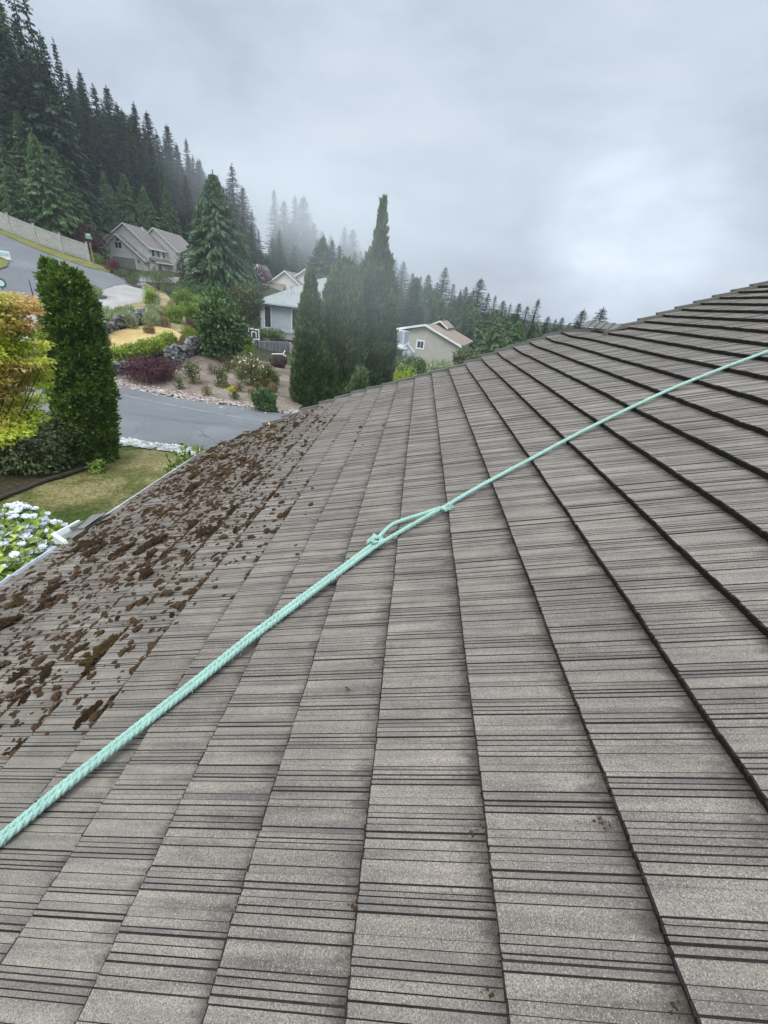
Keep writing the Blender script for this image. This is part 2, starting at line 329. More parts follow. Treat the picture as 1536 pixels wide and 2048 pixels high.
def sheet(name, poly, mat, lift, step=.8, wob=0.0, thick=0.0):
    """a ground sheet inside a polygon (world xy), laid over the terrain"""
    poly = np.asarray(poly, float)[:, :2]; pts = []
    for a, b in zip(poly, np.roll(poly, -1, 0)):
        n = max(1, int(np.hypot(*(b-a))/step)); 
        for k in range(n): pts.append(a+(b-a)*k/n)
    pts = np.array(pts)
    if wob: pts = pts+rng.normal(0, wob, pts.shape)
    nb_ = len(pts); lo, hi = pts.min(0), pts.max(0)
    gx, gy = np.meshgrid(np.arange(lo[0], hi[0], step), np.arange(lo[1], hi[1], step)); g = np.stack([gx.ravel(), gy.ravel()], -1)
    ins = np.zeros(len(g), bool); a = pts; b = np.roll(pts, -1, 0); dmin = np.full(len(g), 9e9)
    for (x1, y1), (x2, y2) in zip(a, b):
        cond = ((y1 > g[:, 1]) != (y2 > g[:, 1])); 
        with np.errstate(divide='ignore', invalid='ignore'): xi = (x2-x1)*(g[:, 1]-y1)/(y2-y1)+x1
        ins ^= cond & (g[:, 0] < xi); dmin = np.minimum(dmin, np.hypot(g[:, 0]-x1, g[:, 1]-y1))
    g = g[ins & (dmin > step*.5)]
    allp = [Vector(p) for p in np.concatenate([pts, g])]
    v, e_, f, *_ = delaunay_2d_cdt(allp, [], [list(range(nb_))], 1, 1e-5)
    v = np.array([[p.x, p.y] for p in v]); z = ground(v[:, 0], v[:, 1])+lift
    o = link(name, mesh_np(name, np.c_[v, z], [list(q) for q in f], smooth=True), mat)
    return tag(o, kind='structure')
def gp(pxs): return [G(*q)[:2] for q in pxs]

# own lawn, the lower road, the planted slope, the upper road
near = gp([(-160, 850), (-60, 856), (30, 862), (120, 868), (230, 880), (310, 893), (390, 905), (480, 922), (600, 945), (760, 975)])
far = gp([(760, 862), (660, 846), (560, 829), (450, 813), (340, 795), (270, 779), (215, 767), (150, 762), (80, 757), (-60, 745), (-160, 738)])
sheet('lawn', [(-60, -30), (-4.2, -30), (-4.2, 8.0), (6, 8.6), (12, 14)]+near[::-1], M['lawn'], .03, .6)
sheet('road', near+far, M['asphalt'], .06, .6, .05)
sheet('gravel_bed', gp([(-60, 650), (0, 636), (39, 616), (110, 600), (198, 580), (250, 569), (286, 564), (302, 572), (312, 590), (290, 603), (250, 612), (214, 626), (204, 648), (196, 668), (150, 685), (80, 700), (20, 700), (-60, 700)]), M['gravel'], .05, .6, .08)
sheet('dry_slope', gp([(302, 572), (330, 585), (352, 612), (372, 640), (380, 662), (345, 668), (310, 655), (280, 640), (240, 660), (205, 664), (196, 668), (204, 648), (214, 626), (250, 612), (290, 603), (312, 590)]), M['slope'], .05, .5, .08)
sheet('dry_lawn', gp([(150, 690), (196, 670), (232, 664), (270, 656), (305, 652), (345, 660), (362, 668), (358, 684), (335, 686), (290, 692), (240, 700), (203, 708), (150, 722)]), M['tan'], .06, .5, .05)
sheet('mulch_bed', gp([(-60, 738), (80, 752), (150, 757), (215, 762), (270, 773), (340, 789), (450, 807), (560, 823), (600, 828), (610, 780), (590, 735), (555, 728), (520, 722), (490, 715), (450, 712), (405, 704), (372, 712), (345, 727), (300, 742), (250, 740), (200, 740), (100, 735), (-60, 722)]), M['mulch'], .05, .5, .06)
upper = gp([(-90, 450), (0, 468), (60, 495), (120, 518), (180, 538), (225, 549), (262, 560), (287, 566), (250, 570), (198, 582), (110, 603), (39, 619), (0, 640), (-90, 660)])
sheet('hill_road', upper, M['asphalt'], .09, .8, .05)
sheet('traffic_island', gp([(-70, 512), (-20, 512), (8, 518), (19, 527), (15, 537), (0, 542), (-70, 545)]), M['verge'], .2, .5)
sheet('road_verge', gp([(-90, 445), (0, 458), (60, 483), (120, 505), (180, 525), (220, 543), (222, 548), (180, 538), (120, 518), (60, 495), (0, 468), (-90, 455)]), M['verge'], .13, .6, .04)
sheet('garden_bed', gp([(-120, 925), (-40, 908), (60, 905), (150, 915), (180, 930), (172, 945), (130, 958), (95, 970), (0, 1004), (-120, 1050)]), M['bed'], .1, .4, .03)
sheet('driveway', gp([(262, 548), (360, 556), (352, 567), (300, 566), (262, 560)]), M['concrete'], .1, .8)

sl_ = smooth_line = np.array(gp([(235, 790), (265, 797), (330, 811), (400, 824), (480, 838), (560, 850), (640, 864)])); dd_ = np.gradient(sl_, axis=0); dd_ /= np.linalg.norm(dd_, axis=1)[:, None]; nn_ = np.c_[-dd_[:, 1], dd_[:, 0]]*.05
M['seam'] = plain('pale_road_seam', (.235, .237, .235), .8, .35, 3)
sheet('road_seam', np.concatenate([sl_-nn_, (sl_+nn_)[::-1]]), M['seam'], .068, .5)
# pebble borders along both road edges, nobody could count them
def pebbles(name, line, width, n, s0, s1, mat, label):
    line = np.asarray(line, float); seg = np.hypot(*np.diff(line, axis=0).T); cs = np.r_[0, np.cumsum(seg)]
    B = MB(); ico = [(0, 0, 1), (.9, 0, .2), (.28, .85, .2), (-.72, .53, .2), (-.72, -.53, .2), (.28, -.85, .2)]
    for _ in range(n):
        q = rng.uniform(0, cs[-1]); k = min(np.searchsorted(cs, q, 'right')-1, len(seg)-1); w = (q-cs[k])/seg[k]
        p = line[k]*(1-w)+line[k+1]*w; d = (line[k+1]-line[k])/seg[k]; nrm = np.array([-d[1], d[0]])
        p = p+nrm*rng.normal(0, width); s = rng.uniform(s0, s1); a = rng.uniform(0, 6.28); ca, sa = math.cos(a), math.sin(a)
        z = float(ground(*p))+.06
        Vv = [(p[0]+s*(ca*x*1.3-sa*y), p[1]+s*(sa*x*1.3+ca*y), z+s*.7*zz) for x, y, zz in np.array(ico)*rng.uniform(.8, 1.2, (6, 3))]
        B.add(Vv, [[0, 1, 2], [0, 2, 3], [0, 3, 4], [0, 4, 5], [0, 5, 1], [1, 5, 4, 3, 2]])
    return tag(B.build(name, mat), label, 'stones', kind='stuff')
M['pebble'] = foliage('pale_pebbles', [(.30, .29, .27), (.5, .49, .46)], 2, 0, .8, .45)
pebbles('pebble_border', gp([(180, 876), (230, 882), (310, 896), (390, 909), (470, 922)]), .16, 700, .05, .13, M['pebble'], 'pale river stones lining the near edge of the road beside the lawn')
M['gravel_edge'] = foliage('brown_grey_stones', [(.22, .17, .14), (.42, .37, .33)], 2, 0, .8, .45)
pebbles('stone_border', gp([(150, 755), (215, 763), (270, 774), (340, 790), (450, 808), (560, 824), (600, 830)]), .3, 1500, .03, .1, M['gravel_edge'], 'brown and grey stones along the far road edge below the mulch slope')
# ------------------------------------------------------------------ our own roof
HC = 1.47; TH = math.atan(.39); E_S = .234*HC/math.cos(TH)
O = np.array([0, 0, -HC]); XS = np.array([math.cos(TH), 0, math.sin(TH)]); YS = np.array([0, 1.0, 0]); ZS = np.array([-math.sin(TH), 0, math.cos(TH)])
def s_of(c): return (-.2068+c*.234)*HC/math.cos(TH)
def hit(px, py):
    """(s, v) on the roof plane"""
    d = ray(px, py); k = -HC/(d[2]-.39*d[0]); Xp = d*k
    return Xp[0]/math.cos(TH), Xp[1]
def W(s, v, z=0.0): return O+s*XS+v*YS+z*ZS
house = empty('tiled_house', (-3.0, 2.0, -6.0), 0, 'house under a wide grey brown tiled roof strewn with dry moss', 'house')
def roof_child(o):
    o.location = tuple(O-np.array([-3.0, 2.0, -6.0])); o.rotation_euler = (0, -TH, 0); return o
RAKE = np.array([(-10.5, 7.1), (-9.75, 7.3), (-9.5, 7.6), (-8.6, 7.95), (-7.06, 8.3), (-4.7, 9.0), (-2.5, 9.23), (1, 9.15), (3, 9.03), (4, 9.0), (5, 9.35), (6, 9.6), (8, 9.75), (10, 10.05), (11.7, 10.1)])
RAKE2 = np.array([(11.2, 8.38), (12.2, 8.61), (13.6, 8.8), (14.8, 8.9), (16.2, 9.03), (17.6, 9.15), (19, 9.27), (28, 9.9)])
CTOP, CRIDGE = 27, 11.7
def v_end(c): return float(np.interp(c+.5, *RAKE.T)) if c < 11 else float(np.interp(c+.5, *RAKE2.T))
def relief(c, v):
    """the roof is not quite flat: soft waves, and a lift at the rake"""
    ve = v_end(c); v = np.asarray(v, float)
    w = .003*np.sin(v*1.7+c*.7)+.0015*np.sin(v*4.1+c*1.9)
    k = 0.0 if c >= 11 else (.55 if c > 1 else .2)
    return w+.05*np.exp(-np.maximum(ve-v, 0)/.35)*k-.03*np.exp(-((ve-v-.8)/.5)**2)*k
GP = np.array([(0, 4, 3.2), (.056, 3.2, 2.4), (.079, 3.2, 2.4), (.106, 5.2, 4.0), (.123, 4.6, 3.8), (.143, 2, 1.3), (.161, 4.2, 3), (.176, 4.2, 3), (.197, 1.8, 1), (.218, 2.2, 1.2), (.259, 4.4, 3.4), (.275, 5, 4), (.290, 4.4, 3.4), (.305, 3, 2)])
def groove_profile(c, v0, v1):
    ph = rng.uniform(0, .32); out_v = [v0]; out_b = [0.0]; out_z = [0.0]; mi = []; g0 = v0-ph; n = 0; slab = 0.0; base = rng.normal(0, .0012)
    lap = rng.integers(0, 4)
    while g0 < v1:
        for (q, w, d) in GP:
            q = g0+q+rng.normal(0, .0012); w = w*rng.uniform(.55, 1.1)*1e-3; d = d*rng.uniform(.7, 1.25)*1e-3
            if q-w <= out_v[-1]+.004 or q+w >= v1-.004: continue
            if (n+lap) % 4 == 0 and abs(d) > .0035 and w > .005: d *= 1.5
            nsl = rng.normal(0, .0016)+.0016*math.sin(q*2*math.pi/.32)
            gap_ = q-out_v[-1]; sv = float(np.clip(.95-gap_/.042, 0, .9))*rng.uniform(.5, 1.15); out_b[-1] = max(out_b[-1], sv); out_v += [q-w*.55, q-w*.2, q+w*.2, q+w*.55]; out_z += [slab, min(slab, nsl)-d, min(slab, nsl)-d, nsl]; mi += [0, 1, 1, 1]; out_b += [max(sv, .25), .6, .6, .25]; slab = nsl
        g0 += .32; n += 1
    out_v.append(v1); out_z.append(slab); mi.append(0); out_b.append(0)
    return np.array(out_v), np.array(out_z), np.array(mi), np.array(out_b)
Vs, Fs, Ms, n0, LAP, RIB_TONE = [], [], [], 0, [], []
VBACK = -3.2
for c in range(-11, CTOP):
    s0 = s_of(c) if c > -11 else s_of(-10.5); s1 = s_of(c+1)+.02
    v0 = VBACK; ve = v_end(c)
    vv, zz, mi, bb_ = groove_profile(c, v0, ve); RIB_TONE += [bb_]*5+[np.zeros(6)]
    if c == -11:                                                # the eave course steps out past the jog
        pass
    k = len(vv); rl = relief(c, vv); rl2 = relief(c+1, vv)
    wob = .0015*np.sin(vv*7+c)+rng.normal(0, .0012, k)
    rows = [np.c_[s0+wob+.004, vv, rl-.046+0*vv], np.c_[s0+wob+rng.normal(0, .0018, k), vv, rl+zz*.9-.003+rng.normal(0, .0014, k)], np.c_[s0+wob+.006, vv, rl+zz], np.c_[np.full(k, s0+.16), vv, rl*.6+rl2*.4+zz-.018], np.c_[np.full(k, s1), vv, rl2-.0445+zz*.8]]
    for r_ in rows: Vs.append(r_)
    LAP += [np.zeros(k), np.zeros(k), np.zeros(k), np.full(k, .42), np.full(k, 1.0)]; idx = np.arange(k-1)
    for a in range(4):
        Fs.append(np.stack([n0+a*k+idx+1, n0+a*k+idx, n0+(a+1)*k+idx, n0+(a+1)*k+idx+1], -1))
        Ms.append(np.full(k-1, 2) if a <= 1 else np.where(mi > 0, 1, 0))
    n0 += 5*k
    # closed end at the rake
    b = n0; 
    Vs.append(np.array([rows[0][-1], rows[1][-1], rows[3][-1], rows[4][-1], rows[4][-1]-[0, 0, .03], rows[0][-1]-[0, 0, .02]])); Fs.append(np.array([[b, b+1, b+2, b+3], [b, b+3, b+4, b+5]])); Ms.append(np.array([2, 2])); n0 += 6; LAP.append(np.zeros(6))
roof = link('roof', mesh_np('roof', np.concatenate(Vs), np.concatenate(Fs), np.concatenate(Ms)), [M['tile'], M['tile_groove'], M['tile_butt']], house)
la = roof.data.attributes.new('lap', 'FLOAT', 'POINT'); la.data.foreach_set('value', np.concatenate(LAP).astype(np.float32)); la = roof.data.attributes.new('rib_tone', 'FLOAT', 'POINT'); la.data.foreach_set('value', np.concatenate(RIB_TONE).astype(np.float32))
roof_child(roof)
# closing deck under the tiles so that nothing shows through
B = MB()
B.quad((s_of(-10.4), VBACK, -.12), (s_of(-10.4), 7.0, -.12), (s_of(CRIDGE), 9.9, -.12), (s_of(CRIDGE), VBACK, -.12))
B.quad((s_of(CRIDGE-.3), VBACK, -.125), (s_of(CRIDGE-.3), 8.3, -.125), (s_of(CTOP), 9.6, -.125), (s_of(CTOP), VBACK, -.125))
roof_child(B.build('roof_deck', M['dark_metal'], house))
# rake trim, one tilted cap on each course
def cap(s0, s1, va, vb, w=.085, h0=.030, h1=.008):
    B = MB(); a = np.array([[s0, va, -.05], [s0, va+w, -.05], [s0, va+w, h0], [s0, va, h0+.006], [s1, vb, -.05], [s1, vb+w, -.05], [s1, vb+w, h1], [s1, vb, h1+.006]])
    B.add(a, [[0, 1, 2, 3], [7, 6, 5, 4], [0, 3, 7, 4], [1, 5, 6, 2], [3, 2, 6, 7], [0, 4, 5, 1]]); roof_child(B.build('rake_cap', [M['trim_tile']], house))
for c in range(-8, 12):
    va = v_end(c); r0 = float(relief(c, va)); r1 = float(relief(c+1, va))
    cap(s_of(c)-.03, s_of(c+1)+.02, va-.05, va-.04+.35*(v_end(c+1)-va), .085, r0+.034, r1+.006)
for c in range(11, CTOP):
    va = v_end(c); r0 = float(relief(c, va)); r1 = float(relief(c+1, va))
    cap(s_of(c)-.05, s_of(c+1)+.02, va-.06, va-.05+.35*(v_end(c+1)-va), .11, r0+.045, r1+.006)
# short ridge of the lower wing and its far slope
B = MB(); sr = s_of(CRIDGE)
for k in range(5):
    va, vb = 8.42+k*.34, 8.42+(k+1)*.34+.04
    z0, z1 = .055+.002*k, .03+.002*k
    B.add([[sr-.13, va, z0-.05], [sr, va, z0+.03], [sr+.13, va, z0-.075], [sr-.13, vb, z1-.05], [sr, vb, z1+.03], [sr+.13, vb, z1-.075]], [[0, 3, 4, 1], [1, 4, 5, 2], [0, 1, 2], [5, 4, 3]])
roof_child(B.build('ridge_cap', [M['trim_tile']], house))
B = MB()
sl = -.75
for k in range(14):
    a0, a1 = sr+k*.33, sr+(k+1)*.33+.02
    B.quad((a0, 8.38, sl*(a0-sr)-.0), (a1, 8.38, sl*(a1-sr)+.022), (a1, 10.1, sl*(a1-sr)+.022), (a0, 10.1, sl*(a0-sr)))
    B.quad((a1, 8.38, sl*(a1-sr)-.01), (a1, 8.38, sl*(a1-sr)+.022), (a1, 10.1, sl*(a1-sr)+.022), (a1, 10.1, sl*(a1-sr)-.01))
roof_child(B.build('far_slope', [M['tile']], house))
# main back slope, gable walls and eave walls
B = MB(); st = s_of(CTOP); R2 = W(st, 0)
bx = R2[0]; bz = R2[2]
B.quad((bx, VBACK, bz), (bx+6, VBACK, bz-2.4), (bx+6, 9.8, bz-2.4), (bx, 9.8, bz))
o = B.build('back_roof', [M['trim_tile']], house); o.location = (3.0, -2.0, 6.0)
B = MB()
ex, ez = W(s_of(-10), 0)[0], W(s_of(-10), 0)[2]; kx, kz = W(s_of(CRIDGE-.4), 0)[0], W(s_of(CRIDGE-.4), 0)[2]
gx, gz = W(s_of(CTOP-.5), 0)[0], W(s_of(CTOP-.5), 0)[2]
B.prism([(ex+.35, -6.2), (kx+3, -6.2), (kx+3, kz-1.5), (kx, kz-.25), (ex+.35, ez-.12)], VBACK+.4, 7.0, 'y')
B.prism([(kx-.5, -6.2), (gx+4, -6.2), (gx+4, gz-2.2), (gx, gz-.3), (kx-.5, kz-.3)], VBACK+.3, 8.0, 'y')
M['siding_tan'] = plain('tan_siding', (.42, .39, .34), .8, .08, 2)
o = B.build('wall', [M['siding_tan']], house); o.location = (3.0, -2.0, 6.0)
# gutters: white on the near eave, a boxed step, a thin white one beyond it
def gutter(name, line, w, h, z0, mat):
    B = MB()
    for (sa, va), (sb, vb) in zip(line[:-1], line[1:]):
        for (x0, x1, za, zb) in ((-w, -w+.012, z0-h, z0), (-w+.012, 0, z0-h, z0-h+.01), (-w-.012, -w, z0-.02, z0+.004)):
            a = [(sa+x0, va, za), (sa+x1, va, za), (sa+x1, va, zb), (sa+x0, va, zb)]; b_ = [(sb+x0, vb, za), (sb+x1, vb, za), (sb+x1, vb, zb), (sb+x0, vb, zb)]
            B.add(a+b_, [[0, 1, 2, 3], [7, 6, 5, 4], [0, 4, 5, 1], [1, 5, 6, 2], [2, 6, 7, 3], [3, 7, 4, 0]])
        for t_ in np.arange(.3, abs(vb-va), .6):                        # hangers across the trough
            v_ = va+(vb-va)*t_/abs(vb-va); B.box((sa-w, v_-.012, z0-.012), (sa, v_+.012, z0-.004))
    return roof_child(B.build(name, mat, house))
e0 = s_of(-10.5)
gutter('gutter', [(e0-.015, VBACK), (e0-.015, 3.68)], .105, .1, -.005, M['white_dirty'])
gutter('gutter', [(e0-.02, 4.42), (e0+.02, 6.9)], .055, .09, -.012, M['white_dirty'])
# stepped-out corner of the eave
B = MB(); a0, a1 = s_of(-12.0), e0+.06
B.add([[a1, 3.78, .012], [a1, 4.45, .012], [a0+.18, 4.52, -.05], [a0+.05, 4.12, -.05]], [[0, 1, 2, 3]], 0)
B.add([[a1-.02, 4.0, .03], [a1-.02, 4.40, .045], [a0+.25, 4.5, .02], [a0+.3, 4.15, .0]], [[0, 1, 2, 3]], 0)
B.add([[a1-.02, 4.0, .03], [a0+.3, 4.15, .0], [a0+.3, 4.15, -.05], [a1-.02, 4.0, -.05]], [[0, 1, 2, 3]], 1)
B.box((a0+.22, 4.14, -.04), (a0+.32, 4.3, .035), 1)
roof_child(B.build('eave_step', [M['trim_tile'], M['trim_tile']], house))
B = MB()
def board(p, q, w, h, mi=0):
    p = np.array(p, float); q = np.array(q, float); d = (q-p)/np.linalg.norm(q-p); nn = np.array([d[1], -d[0], 0])*w/2
    z = np.array([0, 0, h]); B.add([p-nn, p+nn, q+nn, q-nn, p-nn+z, p+nn+z, q+nn+z, q-nn+z], [[0, 1, 2, 3], [7, 6, 5, 4], [0, 4, 5, 1], [1, 5, 6, 2], [2, 6, 7, 3], [3, 7, 4, 0]], mi)
board((e0+.05, 3.68, -.08), (a0+.0, 4.08, -.08), .04, .11); board((a0, 4.08, -.08), (a0+.1, 4.42, -.08), .035, .1)
roof_child(B.build('eave_fascia', [M['white']], house))

# ------------------------------------------------------------------ the mint green rope
def strands(path, R, rs, off, pitch, phase=0.0):
    """three laid strands along a path (n,3 in roof coordinates)"""
    path = np.asarray(path, float); seg = np.linalg.norm(np.diff(path, axis=0), axis=1); L = np.r_[0, np.cumsum(seg)]
    n = int(L[-1]/.011); q = np.linspace(0, L[-1], n); c_ = np.stack([np.interp(q, L, path[:, k]) for k in range(3)], -1)
    T = np.gradient(c_, axis=0); T /= np.linalg.norm(T, axis=1)[:, None]
    A = np.cross(T, [0, 0, 1.0]); A /= np.linalg.norm(A, axis=1)[:, None]+1e-9; Bn = np.cross(A, T)
    B = MB()
    for k in range(3):
        an = phase+2*math.pi*(k/3+q/pitch)[:, None]
        B.tube(c_+off*(np.cos(an)*A+np.sin(an)*Bn), rs, 7)
    return B
def smooth(P_, n=12):
    P_ = np.asarray(P_, float); Q = np.vstack([2*P_[0]-P_[1], P_, 2*P_[-1]-P_[-2]]); o_ = []
    for i in range(1, len(Q)-2):
        for t_ in np.linspace(0, 1, n, endpoint=False):
            o_.append(.5*((2*Q[i])+(-Q[i-1]+Q[i+1])*t_+(2*Q[i-1]-5*Q[i]+4*Q[i+1]-Q[i+2])*t_**2+(-Q[i-1]+3*Q[i]-3*Q[i+1]+Q[i+2])*t_**3))
    return np.array(o_+[P_[-1]])
def on_roof(pxs, z): return [np.array([*hit(*q), z]) for q in pxs]
rA = smooth(on_roof([(-140, 1795), (0, 1695), (140, 1578), (270, 1474), (400, 1370), (500, 1288), (556, 1245), (620, 1196), (690, 1144), (752, 1098), (800, 1069), (850, 1040), (890, 1018), (960, 977), (1060, 923), (1130, 885), (1200, 849), (1330, 787), (1440, 742), (1536, 706), (1680, 655)], .019))
rA = np.vstack([rA[0]+(rA[0]-rA[6])/np.linalg.norm(rA[0]-rA[6])*2.6, rA, rA[-1]+(rA[-1]-rA[-6])/np.linalg.norm(rA[-1]-rA[-6])*1.8])
rB = smooth(on_roof([(-143.7, 1787.6), (-3.1, 1686.9), (135.7, 1572.4), (265.7, 1468.4), (396.9, 1363.8), (496.3, 1282.4), (552.9, 1239.4), (616.3, 1191.7), (686.9, 1139.7), (747.0, 1094.3)], .023))
rB = np.vstack([rB[0]+(rB[0]-rB[6])/np.linalg.norm(rB[0]-rB[6])*2.6, rB])
loop = smooth(np.array(on_roof([(748, 1093), (762, 1078), (785, 1056), (815, 1044), (850, 1033), (880, 1023), (896, 1026)], .026)))
Bq = strands(rA, .021, .0091, .0075, .080)
rope = Bq.build('rope', [M['rope']]); rope.location = tuple(O); rope.rotation_euler = (0, -TH, 0)
for p_ in rope.data.polygons: p_.use_smooth = True
tag(rope, 'mint green twisted rope pulled taut across the tiled roof, doubled below its knot', 'rope')
def rope_part(name, B_):
    o_ = B_.build(name, [M['rope']], rope)
    for p_ in o_.data.polygons: p_.use_smooth = True
    return o_
rope_part('doubled_strand', strands(rB, .021, .0091, .0075, .082, .9)); rope_part('loop', strands(loop, .019, .0088, .0073, .078, .4))
kc = np.array([*hit(752, 1090), .040]); tt = np.linspace(0, 2*math.pi, 60)
kd = (rA[140]-rA[100]); kd = kd/np.linalg.norm(kd); kn = np.cross([0, 0, 1], kd)
kp = [kc+.034*math.sin(2*a)*kd+.036*math.cos(a)*kn+.018*math.sin(3*a)*np.array([0, 0, 1])+.012*math.cos(3*a)*kd for a in tt]
rope_part('knot', strands(kp, .016, .0088, .0075, .078))
fr = MB()                                                         # loose fibres along the rope and the frayed end
for _ in range(1500):
    i_ = rng.integers(4, len(rA)-4); p_ = rA[i_]; d_ = rng.normal(0, 1, 3); d_[2] *= .5; d_ /= np.linalg.norm(d_)
    a_ = p_+d_*.0150; b_ = a_+d_*rng.uniform(.004, .016)+rng.normal(0, .005, 3); fr.tube([a_, (a_+b_)/2+rng.normal(0, .002, 3), b_], .0008, 3, cap=False)
e_ = loop[-1]
for _ in range(16): fr.tube([e_, e_+rng.normal(0, .01, 3)+[0.012, 0.01, .004], e_+rng.normal(0, .016, 3)+[.03, .02, .006]], .0016, 3, cap=False)
tag(fr.build('loose_fibres', [M['rope']], rope), kind='stuff')

# ------------------------------------------------------------------ moss scraped loose on the roof
def ico(sub):
    bm = bmesh.new(); bmesh.ops.create_icosphere(bm, subdivisions=sub, radius=1); V_ = np.array([v.co[:] for v in bm.verts]); F_ = np.array([[v.index for v in f.verts] for f in bm.faces]); bm.free(); return V_, F_
IV, IF = ico(2); IV3, IF3 = ico(3)
def vnoise(p, f, seed):
    r_ = np.random.default_rng(seed); o_ = 0
    for k in range(7):
        w = r_.normal(0, f, 3); o_ = o_+np.sin(p@w+r_.uniform(0, 6.3))
    return o_/7**.5
def lump(k, sub3=False):
    """one lump of moss, about 1 across, flat side down"""
    V_, F_ = (IV3, IF3) if sub3 else (IV, IF)
    q = V_*np.array([.5, .5, .32]); q = q*(1+.22*vnoise(V_, 2.2, k)[:, None]+.20*vnoise(V_, 5, k+50)[:, None]+.17*vnoise(V_, 10, k+90)[:, None]+.07*np.random.default_rng(k).normal(0, 1, (len(V_), 1)))
    q[:, 2] = np.maximum(q[:, 2], -.06)+.05; return q, F_
def clump_mesh(k):
    r_ = np.random.default_rng(400+k); VV, FF, n = [], [], 0
    for j in range(r_.integers(55, 85)):
        q, f_ = lump(k*90+j); s_ = r_.uniform(.07, .18) if j else .40
        q = q*[1, 1, 1.9]; off = np.clip(r_.normal(0, .19, 3), -.33, .33)*[.8, 1.2, 0]*(j > 0)+[0, 0, r_.uniform(0, .1)*(j > 0)]; a = r_.uniform(0, 6.28); R_ = np.array([[math.cos(a), -math.sin(a), 0], [math.sin(a), math.cos(a), 0], [0, 0, 1]])
        VV.append((q*s_)@R_.T+off); FF.append(f_+n); n += len(q)
    me = mesh_np('moss_clump', np.concatenate(VV), np.concatenate(FF), smooth=False)
    me.materials.append(M['moss2'] if k % 4 == 0 else M['moss']); return me
clumps = [clump_mesh(k) for k in range(14)]
BX = np.array([(840, 660), (860, 640), (880, 625), (920, 610), (960, 598), (1000, 600), (1040, 575), (1080, 540), (1130, 470), (1180, 430), (1230, 375), (1290, 325), (1350, 275), (1400, 245), (1440, 185), (1490, 70), (1530, -40)])
def proj(X):
    d = X@FW; return 768+F_PX*(X@CR)/d, 1024-F_PX*(X@CU)/d
def moss_spot():
    while True:
        c_ = rng.uniform(-10.4, -.6); v_ = rng.uniform(.2, 9.2)
        if v_ > v_end(math.floor(c_))-.08: continue
        x_, y_ = proj(W(s_of(c_), v_)); 
        if y_ < 800 or y_ > 1560: continue
        xb = np.interp(y_, *BX.T); dens = np.clip((xb-x_)/190+.12, 0, 1) if x_ < xb else .015*(x_ < xb+120)
        dens *= .55+.45*min(1, max(0, .55+.9*math.sin(v_*3.1+c_*1.3)*math.sin(c_*2.1-v_*1.7)+.3))
        if y_ < 960 and x_ < xb-20: dens = min(1, dens*1.15)
        if rng.uniform() > dens: continue
        if rng.uniform() < .5: c_ = math.ceil(c_)-rng.uniform(.02, .2)
        return c_, v_
def moss_z(c_, v_):
    f_ = c_-math.floor(c_); return float(relief(math.floor(c_), v_))-.042*f_
spots = [moss_spot() for _ in range(300)]
big = sorted(rng.lognormal(math.log(.082), .45, 300))[::-1]
for k, ((c_, v_), s_) in enumerate(zip(spots, big)):
    s_ = min(s_*1.55, .24); xy_ = proj(W(s_of(c_), v_)); s_ = min(s_, .06+max(0, np.interp(xy_[1], *BX.T)-xy_[0])*.0018)
    o_ = bpy.data.objects.new('moss_clump', clumps[k % 14]); col.objects.link(o_)
    o_.location = tuple(W(s_of(c_), v_, moss_z(c_, v_)-.004)); a_ = rng.normal(0, .5)
    o_.matrix_world = Matrix.Translation(o_.location) @ Matrix.Rotation(-TH, 4, 'Y') @ Matrix.Rotation(a_, 4, 'Z') @ Matrix.Diagonal((s_*rng.uniform(.6, 1), s_*rng.uniform(1, 1.7), s_*rng.uniform(.75, 1.15), 1))
    tag(o_, 'dry brown moss clump lying loose on the roof tiles near the eave', 'moss', 'moss clumps scattered on the lower roof')
VV, FF, n = [], [], 0
small = [lump(700+k) for k in range(10)]
for _ in range(18000):
    c_, v_ = moss_spot(); q, f_ = small[rng.integers(10)]; s_ = min(rng.lognormal(math.log(.0155), .62), .06); a = rng.uniform(0, 6.28)
    R_ = np.array([[math.cos(a), -math.sin(a), 0], [math.sin(a), math.cos(a), 0], [0, 0, 1]])
    VV.append((q*[s_, s_*1.4, s_*1.4])@R_.T+[s_of(c_), v_, moss_z(c_, v_)-.003]); FF.append(f_+n); n += len(q)
for px_ in [(1205, 1640), (1212, 1646), (1198, 1636), (705, 1806), (712, 1815), (693, 1374), (970, 1985), (955, 1650), (1375, 1782), (1395, 1786), (1350, 2012), (948, 1662)]:
    s1_, v1_ = hit(*px_)
    for _ in range(5):
        q, f_ = small[rng.integers(10)]; s_ = rng.uniform(.003, .009); VV.append(q*[s_, s_, s_*.6]+[s1_+rng.normal(0, .008), v1_+rng.normal(0, .008), -.012]); FF.append(f_+n); n += len(q)
o_ = link('moss_crumbs', mesh_np('moss_crumbs', np.concatenate(VV), np.concatenate(FF)), M['moss']); o_.location = tuple(O); o_.rotation_euler = (0, -TH, 0)
tag(o_, 'small brown moss crumbs strewn between the clumps on the roof', 'moss', kind='stuff')
s1_, v1_ = hit(540, 852); B = MB()
B.add([[0, -.05, 0], [.018, -.01, .012], [.012, .03, .008], [0, .06, .0], [-.012, .03, .012], [-.018, -.01, .006], [0, 0, .02]], [[0, 1, 6], [1, 2, 6], [2, 3, 6], [3, 4, 6], [4, 5, 6], [5, 0, 6]])
M['leaf_yellow'] = plain('yellow_leaf', (.55, .45, .12), .6, .15, 20)
o_ = B.build('fallen_leaf', M['leaf_yellow']); o_.location = tuple(W(s1_, v1_, .05)); o_.rotation_euler = (.2, -TH, .6); tag(o_, 'single yellow leaf fallen on the moss near the roof corner', 'leaf')
